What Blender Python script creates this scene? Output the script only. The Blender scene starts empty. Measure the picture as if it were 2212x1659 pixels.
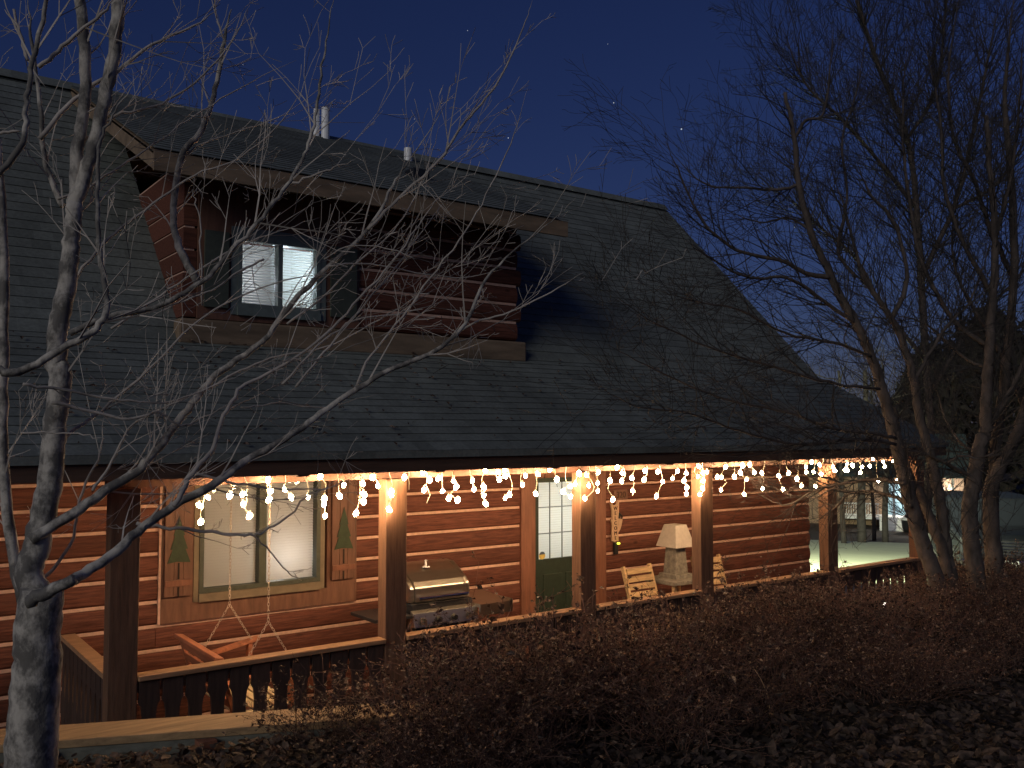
import bpy, math, random
import numpy as np
from mathutils import Vector, Matrix
random.seed(7); rng = np.random.default_rng(7)
R = math.radians
scn = bpy.context.scene
COL = scn.collection

# ------------------------------------------------------------------ camera
EYE = Vector((0, 0, 2.6)); YAW = R(36.4); PITCH = math.atan(100.5/1978); FPX = 1978.0
cam = bpy.data.cameras.new('camera'); camo = bpy.data.objects.new('camera', cam); COL.objects.link(camo)
camo.location = EYE; camo.rotation_euler = (R(90)+PITCH, 0, -YAW)
cam.sensor_width = 36; cam.lens = 36*FPX/2212; cam.clip_start = .05; cam.clip_end = 1500
scn.camera = camo
# ------------------------------------------------------------------ sky (night: sun far down, sky very weak)
w = bpy.data.worlds.new('World'); scn.world = w; w.use_nodes = True
wn = w.node_tree; wn.nodes.clear()
sky = wn.nodes.new('ShaderNodeTexSky'); sky.sky_type = 'NISHITA'; sky.sun_disc = False
sky.sun_elevation = R(24); sky.sun_rotation = R(250); sky.air_density = 1.3; sky.dust_density = .3; sky.ozone_density = 4
bg = wn.nodes.new('ShaderNodeBackground'); bg.inputs[1].default_value = .0166
tint = wn.nodes.new('ShaderNodeMix'); tint.data_type = 'RGBA'; tint.blend_type = 'MULTIPLY'; tint.inputs[0].default_value = 1
tint.inputs[7].default_value = (.44, .475, 1.0, 1)
wo = wn.nodes.new('ShaderNodeOutputWorld')
wn.links.new(sky.outputs[0], tint.inputs[6]); wn.links.new(tint.outputs[2], bg.inputs[0]); wn.links.new(bg.outputs[0], wo.inputs[0])
# ------------------------------------------------------------------ far lamp / moonlight, from the left behind the camera
sl = bpy.data.lights.new('moonlight', 'SUN'); sl.energy = .60; sl.angle = R(26); sl.color = (1, .96, .85)
so = bpy.data.objects.new('moonlight', sl); COL.objects.link(so)
so.rotation_euler = Vector((1, .45, -.48)).to_track_quat('-Z', 'Y').to_euler()
scn.view_settings.view_transform = 'Standard'; scn.view_settings.look = 'None'
scn.view_settings.exposure = 0; scn.view_settings.gamma = 1
scn.render.engine = 'CYCLES'
cy = scn.cycles
cy.use_denoising = True; cy.sample_clamp_indirect = 2.0; cy.max_bounces = 6; cy.diffuse_bounces = 3
cy.transparent_max_bounces = 16; cy.caustics_reflective = False; cy.caustics_refractive = False

# ------------------------------------------------------------------ pixel <-> place (2212 x 1659 view of the photograph)
_f = Vector((math.sin(YAW)*math.cos(PITCH), math.cos(YAW)*math.cos(PITCH), math.sin(PITCH)))
_r = Vector((math.cos(YAW), -math.sin(YAW), 0)); _u = _r.cross(_f)
def ray(U, V): return _f + _r*((U-1106)/FPX) - _u*((V-829.5)/FPX)
def atY(U, V, Y): d = ray(U, V); return EYE + d*(Y/d.y)
def atD(U, V, D): return EYE + ray(U, V)*D
def atZ(U, V, Z): d = ray(U, V); return EYE + d*((Z-EYE.z)/d.z)

# ------------------------------------------------------------------ object helpers
class MB:
    def __init__(s): s.v = []; s.f = []
    def box(s, x0, x1, y0, y1, z0, z1, M=None):
        b = len(s.v)
        P = [(x, y, z) for z in (z0, z1) for y in (y0, y1) for x in (x0, x1)]
        if M: P = [tuple(M @ Vector(p)) for p in P]
        s.v += P
        s.f += [tuple(b+i for i in q) for q in ((0,2,3,1),(4,5,7,6),(0,1,5,4),(2,6,7,3),(0,4,6,2),(1,3,7,5))]
        return s
    def beam(s, a, b, wd, ht, up=(0,0,1)):
        a = Vector(a); b = Vector(b); d = b-a; L = d.length; d.normalize()
        sd = d.cross(Vector(up)).normalized(); u = sd.cross(d)
        M = Matrix((d, sd, u)).transposed().to_4x4(); M.translation = a
        return s.box(0, L, -wd/2, wd/2, -ht/2, ht/2, M)
    def prism(s, pts, ax, lo, hi):
        # pts 2d outline; ax 0 extrudes along x (pts = y,z), 1 along y (pts = x,z), 2 along z
        n = len(pts); b = len(s.v)
        for h in (lo, hi):
            for p, q in pts:
                s.v.append(((h, p, q), (p, h, q), (p, q, h))[ax])
        s.f += [tuple(b+i for i in range(n)), tuple(b+n+i for i in reversed(range(n)))]
        for i in range(n):
            j = (i+1) % n; s.f.append((b+i, b+n+i, b+n+j, b+j))
        return s
    def quad(s, a, b, c, d):
        k = len(s.v); s.v += [tuple(a), tuple(b), tuple(c), tuple(d)]; s.f.append((k, k+1, k+2, k+3)); return s
    def tube(s, pts, rad, n=5, cap=True):
        pts = [Vector(p) for p in pts]; m = len(pts)
        if not hasattr(rad, '__len__'): rad = [rad]*m
        t = (pts[1]-pts[0]).normalized(); nx = t.orthogonal().normalized(); b = len(s.v)
        for i, p in enumerate(pts):
            t2 = ((pts[min(i+1, m-1)]-pts[max(i-1, 0)])).normalized()
            q = t.rotation_difference(t2); nx = (q @ nx).normalized(); t = t2; ny = t.cross(nx)
            for k in range(n):
                a = 2*math.pi*k/n; s.v.append(tuple(p+(nx*math.cos(a)+ny*math.sin(a))*rad[i]))
        for i in range(m-1):
            for k in range(n):
                k2 = (k+1) % n; s.f.append((b+i*n+k, b+i*n+k2, b+(i+1)*n+k2, b+(i+1)*n+k))
        if cap:
            s.f.append(tuple(b+k for k in reversed(range(n)))); s.f.append(tuple(b+(m-1)*n+k for k in range(n)))
        return s
    def lathe(s, prof, c=(0, 0, 0), n=16, cap=True):
        b = len(s.v); m = len(prof)
        for r_, z in prof:
            for k in range(n):
                a = 2*math.pi*k/n; s.v.append((c[0]+r_*math.cos(a), c[1]+r_*math.sin(a), c[2]+z))
        for i in range(m-1):
            for k in range(n):
                k2 = (k+1) % n; s.f.append((b+i*n+k, b+i*n+k2, b+(i+1)*n+k2, b+(i+1)*n+k))
        if cap:
            s.f.append(tuple(b+k for k in reversed(range(n)))); s.f.append(tuple(b+(m-1)*n+k for k in range(n)))
        return s
    def mesh(s, name, mat, off=(0, 0, 0), smooth=False):
        me = bpy.data.meshes.new(name)
        o = Vector(off); me.from_pydata([tuple(Vector(p)-o) for p in s.v] if o.length else s.v, [], s.f)
        if mat: me.materials.append(mat)
        if smooth: me.polygons.foreach_set('use_smooth', [True]*len(me.polygons))
        me.update(); return me
    def build(s, name, mat, parent=None, off=None, smooth=False, bevel=0, **kw):
        if off is None: off = wloc(parent) if parent else (0, 0, 0)
        o = bpy.data.objects.new(name, s.mesh(name, mat, off, smooth)); COL.objects.link(o)
        if parent: o.parent = parent
        if bevel:
            m = o.modifiers.new('bevel', 'BEVEL'); m.width = bevel; m.segments = 2; m.limit_method = 'ANGLE'
        for k, v in kw.items(): o[k] = v
        return o
def wloc(o):
    l = Vector((0, 0, 0))
    while o: l += o.location; o = o.parent
    return l
def thing(name, label, cat, loc=(0, 0, 0), rz=0, group=None):
    o = bpy.data.objects.new(name, None); COL.objects.link(o); o.location = loc; o.rotation_euler = (0, 0, rz)
    o['label'] = label; o['category'] = cat; o.empty_display_size = .2
    if group: o['group'] = group
    return o
def tag(o, label, cat, group=None):
    o['label'] = label; o['category'] = cat
    if group: o['group'] = group
    return o
def copy_tree(o, parent=None):
    c = o.copy(); COL.objects.link(c)
    if parent: c.parent = parent
    for ch in [x for x in o.children]: copy_tree(ch, c)
    return c
def npmesh(name, V, Fq, mat, smooth=False):
    """V (n,3), Fq (m,k) all faces with k corners"""
    me = bpy.data.meshes.new(name); V = np.asarray(V, 'f'); Fq = np.asarray(Fq, 'i'); m, k = Fq.shape
    me.vertices.add(len(V)); me.vertices.foreach_set('co', V.ravel())
    me.loops.add(m*k); me.loops.foreach_set('vertex_index', Fq.ravel())
    me.polygons.add(m); me.polygons.foreach_set('loop_start', np.arange(0, m*k, k, dtype='i'))
    me.polygons.foreach_set('loop_total', np.full(m, k, 'i'))
    if smooth: me.polygons.foreach_set('use_smooth', np.ones(m, bool))
    me.materials.append(mat); me.update(calc_edges=True); me.validate()
    return me

# ------------------------------------------------------------------ materials
def mat(name, col, rough=.7, metal=0, var=.25, scale=8, stretch=(1, 1, 1), bump=.3, bscale=None, col2=None, rnd=0.0, spec=.5, bd=.01, knots=False, ramp=(.33, .67)):
    m = bpy.data.materials.new(name); m.use_nodes = True; nt = m.node_tree; N = nt.nodes; L = nt.links
    b = N['Principled BSDF']; b.inputs['Roughness'].default_value = rough; b.inputs['Metallic'].default_value = metal
    b.inputs['Specular IOR Level'].default_value = spec
    tc = N.new('ShaderNodeTexCoord'); mp = N.new('ShaderNodeMapping'); mp.inputs['Scale'].default_value = stretch
    L.new(tc.outputs['Object'], mp.inputs[0])
    no = N.new('ShaderNodeTexNoise'); no.inputs['Scale'].default_value = scale; no.inputs['Detail'].default_value = 6; no.inputs['Roughness'].default_value = .65
    L.new(mp.outputs[0], no.inputs['Vector'])
    cr = N.new('ShaderNodeValToRGB'); c1 = [c*(1-var) for c in col]; c2 = list(col2) if col2 else [min(1, c*(1+var)) for c in col]
    cr.color_ramp.elements[0].color = (*c1, 1); cr.color_ramp.elements[1].color = (*c2, 1)
    cr.color_ramp.elements[0].position = ramp[0]; cr.color_ramp.elements[1].position = ramp[1]
    L.new(no.outputs[0], cr.inputs[0]); out = cr.outputs[0]
    if knots:
        vo = N.new('ShaderNodeTexVoronoi'); vo.inputs['Scale'].default_value = 2.4
        mp2 = N.new('ShaderNodeMapping'); mp2.inputs['Scale'].default_value = (.8, .8, 1.6); L.new(tc.outputs['Object'], mp2.inputs[0]); L.new(mp2.outputs[0], vo.inputs['Vector'])
        k = N.new('ShaderNodeMapRange'); k.inputs[1].default_value = .03; k.inputs[2].default_value = .10; k.inputs[3].default_value = .8; k.inputs[4].default_value = 0
        L.new(vo.outputs['Distance'], k.inputs[0])
        mx = N.new('ShaderNodeMix'); mx.data_type = 'RGBA'; mx.inputs[7].default_value = (.05, .018, .01, 1)
        L.new(k.outputs[0], mx.inputs[0]); L.new(out, mx.inputs[6]); out = mx.outputs[2]
    if rnd:
        oi = N.new('ShaderNodeObjectInfo'); mr = N.new('ShaderNodeMapRange'); mr.inputs[3].default_value = 1-rnd; mr.inputs[4].default_value = 1+rnd
        L.new(oi.outputs['Random'], mr.inputs[0])
        vm = N.new('ShaderNodeVectorMath'); vm.operation = 'SCALE'; L.new(out, vm.inputs[0]); L.new(mr.outputs[0], vm.inputs['Scale']); out = vm.outputs[0]
    L.new(out, b.inputs['Base Color'])
    if bump:
        n2 = no
        if bscale:
            n2 = N.new('ShaderNodeTexNoise'); n2.inputs['Scale'].default_value = bscale; n2.inputs['Detail'].default_value = 5; L.new(mp.outputs[0], n2.inputs['Vector'])
        bp = N.new('ShaderNodeBump'); bp.inputs['Strength'].default_value = bump; bp.inputs['Distance'].default_value = bd
        L.new(n2.outputs[0], bp.inputs['Height']); L.new(bp.outputs[0], b.inputs['Normal'])
    return m
def emit(name, col, s):
    m = bpy.data.materials.new(name); m.use_nodes = True; n = m.node_tree; b = n.nodes['Principled BSDF']
    b.inputs['Base Color'].default_value = (*col, 1); b.inputs['Emission Color'].default_value = (*col, 1); b.inputs['Emission Strength'].default_value = s
    m.cycles.emission_sampling = 'AUTO'; return m
def translucent(name, col, t=.5):
    m = bpy.data.materials.new(name); m.use_nodes = True; n = m.node_tree; N = n.nodes; N.remove(N['Principled BSDF'])
    d = N.new('ShaderNodeBsdfDiffuse'); d.inputs[0].default_value = (*col, 1)
    tr = N.new('ShaderNodeBsdfTranslucent'); tr.inputs[0].default_value = (*col, 1)
    mx = N.new('ShaderNodeMixShader'); mx.inputs[0].default_value = t
    n.links.new(d.outputs[0], mx.inputs[1]); n.links.new(tr.outputs[0], mx.inputs[2]); n.links.new(mx.outputs[0], N['Material Output'].inputs[0]); return m
def glassm(name, tintc=(1, 1, 1)):
    m = bpy.data.materials.new(name); m.use_nodes = True; n = m.node_tree; N = n.nodes; N.remove(N['Principled BSDF'])
    t = N.new('ShaderNodeBsdfTransparent'); t.inputs[0].default_value = (*tintc, 1)
    g = N.new('ShaderNodeBsdfGlossy'); g.inputs['Roughness'].default_value = .03
    fr = N.new('ShaderNodeFresnel'); fr.inputs[0].default_value = 1.45
    mx = N.new('ShaderNodeMixShader'); n.links.new(fr.outputs[0], mx.inputs[0])
    n.links.new(t.outputs[0], mx.inputs[1]); n.links.new(g.outputs[0], mx.inputs[2]); n.links.new(mx.outputs[0], N['Material Output'].inputs[0]); return m

M = {}
M['log'] = mat('stained_log', (.146, .054, .036), .75, spec=.25, var=.42, scale=9, stretch=(.5, 6, 6), bump=.6, rnd=.16, knots=True)
M['chink'] = mat('chinking', (.72, .45, .34), .9, var=.15, scale=20, bump=.4)
M['panel'] = mat('stained_board', (.17, .080, .050), .6, var=.25, scale=6, stretch=(4, 4, .6), bump=.25, rnd=.08)
M['trim'] = mat('trim_board', (.24, .098, .058), .6, var=.25, scale=6, stretch=(5, 5, .5), bump=.3, rnd=.08)
M['post'] = mat('post_wood', (.18, .094, .054), .65, var=.32, scale=7, stretch=(6, 6, .5), bump=.4, rnd=.1)
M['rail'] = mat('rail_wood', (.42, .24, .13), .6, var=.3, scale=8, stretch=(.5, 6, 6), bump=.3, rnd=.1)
M['fascia'] = mat('fascia_wood', (.10, .055, .036), .75, var=.3, scale=5, stretch=(.5, 5, 5), bump=.3)
M['fascia2'] = mat('dormer_fascia', (.24, .17, .11), .75, var=.35, scale=3, stretch=(.6, 3, 3), bump=.3)
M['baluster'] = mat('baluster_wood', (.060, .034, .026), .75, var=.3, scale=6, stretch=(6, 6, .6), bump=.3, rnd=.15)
M['deck'] = mat('deck_board', (.16, .11, .08), .8, var=.3, scale=6, stretch=(.6, 5, 5), bump=.3, rnd=.15)
M['green'] = mat('green_paint', (.022, .040, .026), .6, var=.2, scale=20, bump=.1)
M['winframe'] = mat('window_frame', (.075, .085, .065), .5, var=.15, scale=20, bump=.05)
M['winframe2'] = mat('upper_window_frame', (.15, .18, .17), .5, var=.2, scale=10, bump=.05)
M['casing'] = mat('window_casing', (.22, .17, .11), .6, var=.15, scale=8, bump=.15)
M['treepaint'] = mat('green_cutout_paint', (.03, .05, .02), .6, var=.3, scale=14, bump=.1)
M['slit'] = mat('dark_groove', (.03, .018, .012), .9, bump=0)
M['white'] = mat('white_paint', (.75, .75, .73), .5, var=.06, scale=8, bump=.05)
M['blind'] = translucent('blind_slat', (.86, .84, .78), .45)
M['blindc'] = translucent('cool_blind_slat', (.84, .88, .86), .5)
M['glass'] = glassm('window_glass')
M['room'] = mat('room_wall', (.6, .57, .5), .9, var=.03, bump=0)
M['dark'] = mat('black_enamel', (.02, .02, .022), .4, var=.2, bump=.05)
M['steel'] = mat('stainless_steel', (.62, .58, .50), .32, metal=1, var=.10, scale=4, stretch=(1, 1, 6), bump=.04)
M['galv'] = mat('white_vent_metal', (.95, .96, .97), .35, var=.05, scale=8, bump=.05)
M['chain'] = mat('chain_metal', (.62, .5, .40), .5, metal=.2, var=.2, bump=0)
M['swing'] = mat('swing_wood', (.50, .19, .10), .55, var=.25, scale=7, stretch=(4, .6, 4), bump=.25, rnd=.1)
M['swingseat'] = mat('swing_seat_wood', (.80, .66, .42), .5, var=.2, scale=7, stretch=(4, .6, 4), bump=.2, rnd=.1)
M['chair'] = mat('chair_wood', (.60, .40, .20), .6, var=.3, scale=9, stretch=(.6, 4, 4), bump=.3, rnd=.1)
M['stone'] = mat('rough_stone', (.26, .235, .19), .9, var=.35, scale=22, bump=.7)
M['shade'] = mat('lamp_shade', (.62, .55, .47), .8, var=.10, scale=16, bump=.3)
M['signwood'] = mat('sign_wood', (.60, .40, .26), .7, var=.2, scale=12, stretch=(4, 4, .6), bump=.3)
M['ink'] = mat('burnt_lettering', (.07, .03, .015), .8, bump=0)
M['wire'] = mat('string_wire', (.60, .56, .45), .6, var=.1, bump=0)
M['bark'] = mat('grey_bark', (.27, .25, .225), .8, var=.45, ramp=(.44, .60), col2=(.54, .50, .44), scale=17, stretch=(1, 1, .7), bump=.8, bscale=24, bd=.012)
M['twigl'] = mat('pale_twig_bark', (.44, .395, .355), .8, var=.35, scale=9, bump=.2)
M['bark2'] = mat('brown_bark', (.085, .066, .056), .9, var=.45, scale=12, stretch=(1, 1, .6), bump=.8, bscale=22, bd=.012)
M['twig2'] = mat('dark_twig_bark', (.040, .034, .031), .9, var=.3, scale=8, bump=0)
M['bush'] = mat('shrub_stem', (.15, .078, .055), .9, var=.35, rnd=.4, scale=6, bump=0)
M['bushleaf'] = mat('dry_shrub_leaf', (.090, .047, .034), .55, var=.6, scale=40, bump=0, col2=(.42, .29, .21), ramp=(.47, .66), rnd=.45)  # paler noise blotches put glints of light into the leaf colour
M['leaf'] = mat('fallen_leaf', (.06, .040, .030), .75, var=.65, scale=11, bump=.2, col2=(.27, .19, .145), ramp=(.42, .74))
M['soil'] = mat('leafy_soil', (.045, .030, .022), .95, var=.5, scale=6, bump=.8, bd=.03)
M['lawn'] = M['soil']
M['drive'] = mat('pale_concrete_drive', (.50, .54, .40), .85, var=.08, scale=1.5, bump=.3, bscale=30)
M['timber'] = mat('weathered_plank', (.34, .22, .11), .75, var=.3, scale=5, stretch=(.5, 5, 5), bump=.35, rnd=.1)
M['greytimber'] = mat('grey_timber', (.15, .15, .125), .85, var=.3, scale=5, stretch=(.5, 5, 5), bump=.4)
M['car1'] = mat('dark_blue_car_paint', (.006, .007, .010), .45, spec=.15, var=.1, bump=0)
M['car2'] = mat('black_car_paint', (.012, .012, .013), .22, var=.1, bump=0)
M['chrome'] = mat('chrome', (.8, .82, .85), .12, metal=1, var=.02, bump=0)
M['rubber'] = mat('tyre_rubber', (.02, .02, .02), .8, bump=0)
M['carglass'] = mat('car_glass', (.01, .012, .015), .08, var=0, bump=0)
M['nsiding'] = mat('tan_siding', (.30, .20, .13), .8, var=.12, scale=4, bump=.1)
M['nblue'] = mat('pale_blue_paint', (.32, .50, .62), .6, var=.08, bump=0)
M['nroof'] = mat('neighbour_roof', (.03, .05, .052), .9, bump=.3)
M['wood_mass'] = mat('far_wood', (.022, .019, .016), .95, var=.4, scale=2, bump=0)
M['rust'] = mat('red_leaf', (.20, .06, .035), .8, var=.4, bump=0)
M['sticker'] = mat('sticker_yellow', (.75, .55, .12), .6, bump=0)
M['sticker2'] = mat('sticker_blue', (.10, .14, .20), .6, bump=0)
M['bulb'] = emit('warm_bulb', (1.0, .64, .34), 190)
M['bulboff'] = mat('clear_bulb', (.8, .68, .45), .3, bump=0)
M['led'] = emit('yellow_green_led', (.85, 1.0, .08), 3)
M['nlamp'] = emit('porch_lamp_glow', (1.0, .95, .85), 14)
M['star'] = emit('starlight', (.85, .92, 1.0), .55)

def leafify(m, t=.4):
    nt = m.node_tree; N = nt.nodes; L = nt.links; b = N['Principled BSDF']; out = N['Material Output']
    tr = N.new('ShaderNodeBsdfTranslucent'); mx = N.new('ShaderNodeMixShader'); mx.inputs[0].default_value = t
    L.new(b.inputs['Base Color'].links[0].from_socket, tr.inputs[0]); L.new(b.outputs[0], mx.inputs[1]); L.new(tr.outputs[0], mx.inputs[2]); L.new(mx.outputs[0], out.inputs[0])
leafify(M['leaf'], .35); leafify(M['bushleaf'], .45)
# shingles: tone changes tab by tab, courses are geometry
def shingle_mat():
    m = mat('asphalt_shingle', (.150, .165, .152), .9, var=.2, scale=30, bump=.4, bd=.005, rnd=.05)
    nt = m.node_tree; N = nt.nodes; L = nt.links; b = N['Principled BSDF']
    src = b.inputs['Base Color'].links[0].from_socket
    tc = N.new('ShaderNodeTexCoord'); sx = N.new('ShaderNodeSeparateXYZ'); L.new(tc.outputs['Object'], sx.inputs[0])
    oi = N.new('ShaderNodeObjectInfo'); a = N.new('ShaderNodeMath'); a.operation = 'MULTIPLY_ADD'; a.inputs[1].default_value = 1/.16
    L.new(sx.outputs[0], a.inputs[0])
    m2 = N.new('ShaderNodeMath'); m2.operation = 'MULTIPLY'; m2.inputs[1].default_value = 97; L.new(oi.outputs['Random'], m2.inputs[0]); L.new(m2.outputs[0], a.inputs[2])
    fl = N.new('ShaderNodeMath'); fl.operation = 'FLOOR'; L.new(a.outputs[0], fl.inputs[0])
    wn_ = N.new('ShaderNodeTexWhiteNoise'); wn_.noise_dimensions = '2D'; cb = N.new('ShaderNodeCombineXYZ'); L.new(fl.outputs[0], cb.inputs[0]); L.new(m2.outputs[0], cb.inputs[1]); L.new(cb.outputs[0], wn_.inputs['Vector'])
    mr = N.new('ShaderNodeMapRange'); mr.inputs[3].default_value = .84; mr.inputs[4].default_value = 1.14; L.new(wn_.outputs[0], mr.inputs[0])
    vm = N.new('ShaderNodeVectorMath'); vm.operation = 'SCALE'; L.new(src, vm.inputs[0]); L.new(mr.outputs[0], vm.inputs['Scale']); 
    big = N.new('ShaderNodeTexNoise'); big.inputs['Scale'].default_value = .9; big.inputs['Detail'].default_value = 7; big.inputs['Roughness'].default_value = .7; L.new(tc.outputs['Object'], big.inputs['Vector'])
    br = N.new('ShaderNodeMapRange'); br.inputs[1].default_value = .3; br.inputs[2].default_value = .7; br.inputs[3].default_value = .68; br.inputs[4].default_value = 1.28; L.new(big.outputs[0], br.inputs[0])
    v3 = N.new('ShaderNodeVectorMath'); v3.operation = 'SCALE'; L.new(vm.outputs[0], v3.inputs[0]); L.new(br.outputs[0], v3.inputs['Scale']); L.new(v3.outputs[0], b.inputs['Base Color'])
    return m
M['shingle'] = shingle_mat()

# ------------------------------------------------------------------ ground
def vnoise(x, y):
    return (np.sin(x*1.3+1.7*np.sin(y*.9))+np.sin(y*1.7+x*.6+2)+.5*np.sin(x*3.1-y*2.3)+.5*np.sin(y*4.3+x*2.2))/3
def bank_edge(x): return np.where(x < 3.0, 5.62-.44*(x-1.0), 4.95+.035*np.clip(x-3, 0, 8))-.12+np.where(x < 1, .15*(1-x), 0)*0
def sstep(a, b, v): t = np.clip((v-a)/(b-a), 0, 1); return t*t*(3-2*t)
def height(x, y):
    x = np.asarray(x, float); y = np.asarray(y, float)
    plat = .80 + .05*vnoise(x, y) + .22*sstep(4.4, 0, y)
    low = -.22 + .0*x
    s = x*.85+y*.53
    low = low - .0837*np.clip(s-17, 0, 43)
    edge = bank_edge(x)
    k = 1-sstep(edge, edge+.7, y)
    k = k*(1-sstep(13.5, 16.5, x))
    low = low+.03*vnoise(x*.3, y*.3)
    return low*(1-k)+plat*k
ax = np.unique(np.concatenate([np.linspace(-300, -12, 20), np.linspace(-12, -2, 26), np.linspace(-2, 15, 150), np.linspace(15, 60, 60), np.linspace(60, 400, 24)]))
ay = np.unique(np.concatenate([np.linspace(-200, -6, 16), np.linspace(-6, 1, 20), np.linspace(1, 7, 80), np.linspace(7, 50, 60), np.linspace(50, 400, 24)]))
X, Y = np.meshgrid(ax, ay); Zg = height(X, Y)
V = np.stack([X.ravel(), Y.ravel(), Zg.ravel()], 1); nx_, ny_ = len(ax), len(ay)
ii, jj = np.meshgrid(np.arange(nx_-1), np.arange(ny_-1)); b0 = (jj*nx_+ii).ravel()
g = bpy.data.objects.new('ground', npmesh('ground', V, np.stack([b0, b0+1, b0+1+nx_, b0+nx_], 1), M['soil'], True)); COL.objects.link(g); g['kind'] = 'structure'
# pale drive seen past the end of the porch, sheet in (along, across) following the slope
E1 = np.array([.85, .527]); E2 = np.array([.527, -.85])
sa = np.linspace(13.2, 47, 60); sb = np.linspace(-7.5, 3.6, 22)
SA, SB = np.meshgrid(sa, sb); SB2 = SB*(.75+SA*.022)
DX = SA*E1[0]+SB2*E2[0]; DY = SA*E1[1]+SB2*E2[1]
DX = np.maximum(DX, 12.2+0*DX); dz = height(DX, DY)+.06
n1, n2 = len(sa), len(sb); Vd = np.stack([DX.ravel(), DY.ravel(), dz.ravel()], 1)
ii, jj = np.meshgrid(np.arange(n1-1), np.arange(n2-1)); b0 = (jj*n1+ii).ravel()
dr = bpy.data.objects.new('driveway', npmesh('driveway', Vd, np.stack([b0, b0+n1, b0+1+n1, b0+1], 1), M['drive'], True)); COL.objects.link(dr); dr['kind'] = 'structure'

# ------------------------------------------------------------------ the cabin
XL, XR = -.4, 11.55
WY = 8.3; CH = .2083; CZ = .902
H = thing('log_cabin', 'reddish brown log cabin with long front porch, grey shingled roof and shed dormer', 'house', (5.6, 8.3, 0))
def part(mb, name, m, parent=H, **kw): return mb.build(name, m, parent, off=wloc(parent), **kw)
wall = MB().box(XL, XR, WY+.10, WY+.16, -.2, 3.3)
# openings: window, door -> the backing is built in pieces round them
wl = MB()
for (a, b, c, d) in ((XL, 2.68, -.2, 3.3), (3.76, 6.44, -.2, 3.3), (7.34, XR, -.2, 3.3), (2.68, 3.76, -.2, 1.19), (2.68, 3.76, 2.12, 3.3), (6.44, 7.34, 2.06, 3.3)):
    wl.box(a, b, WY+.10, WY+.16, c, d)
WALL = part(wl, 'wall', M['log'])
def log_row(x0, x1, z0, z1, y=WY, parent=WALL, axis='x', th=.11):
    h = z1-z0; c = .016
    pr = [(y+th, z0), (y+c*1.6, z0), (y+.004, z0+c*1.4), (y-.006, z0+h*.5), (y+.004, z1-c*1.4), (y+c*1.6, z1), (y+th, z1)]
    return part(MB().prism([(p, q) for p, q in reversed(pr)], 0, x0, x1), 'log', M['log'], parent)
# each course: segments between the window bay, the door and butt joints
k0 = -5
BAYL, BAYR = 2.316, 4.177
rj = random.Random(3)
ck = MB()
for k in range(k0, 11):
    z0 = CZ+CH*k+.011; z1 = CZ+CH*(k+1)-.011
    if z1 > 3.1: break
    segs = [(XL, BAYL), (BAYR, 6.236), (7.52, XR)] if k >= 0 else [(XL, 6.236), (7.52, XR)]
    for (a, b) in segs:
        if b-a > 3.2 or (b-a > 1.9 and rj.random() < .35):
            j = a+(b-a)*rj.uniform(.3, .7); log_row(a, j-.002, z0, z1); log_row(j+.002, b, z0, z1)
        else: log_row(a, b, z0, z1)
        zc = CZ+CH*(k+1)
        part(MB().box(a+.004, b-.004, WY+.012, WY+.09, zc-.0135, zc+.0135), 'chinking', M['chink'], WALL)
# left and right gable end walls, logs running back
for xs, nm in ((XL, 1), (XR, -1)):
    gm = MB()
    for k in range(k0, 27):
        z0 = CZ+CH*k+.004; z1 = CZ+CH*(k+1)-.004; zm = z1
        y0 = WY if zm < 3.3 else WY+(zm-3.28)/1.019; y1 = 14.5 if zm < 3.3 else 14.5-(zm-3.28)/1.019
        if y1-y0 < .2: break
        part(MB().box(xs+.004*nm, xs+.12*nm, y0+.13, y1, z0, z1) if nm > 0 else MB().box(xs-.12, xs-.004, y0+.13, y1, z0, z1), 'log', M['log'], WALL)
part(MB().box(XL, XR, 14.5, 14.6, -.2, 3.2), 'back_wall', M['log'])

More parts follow.
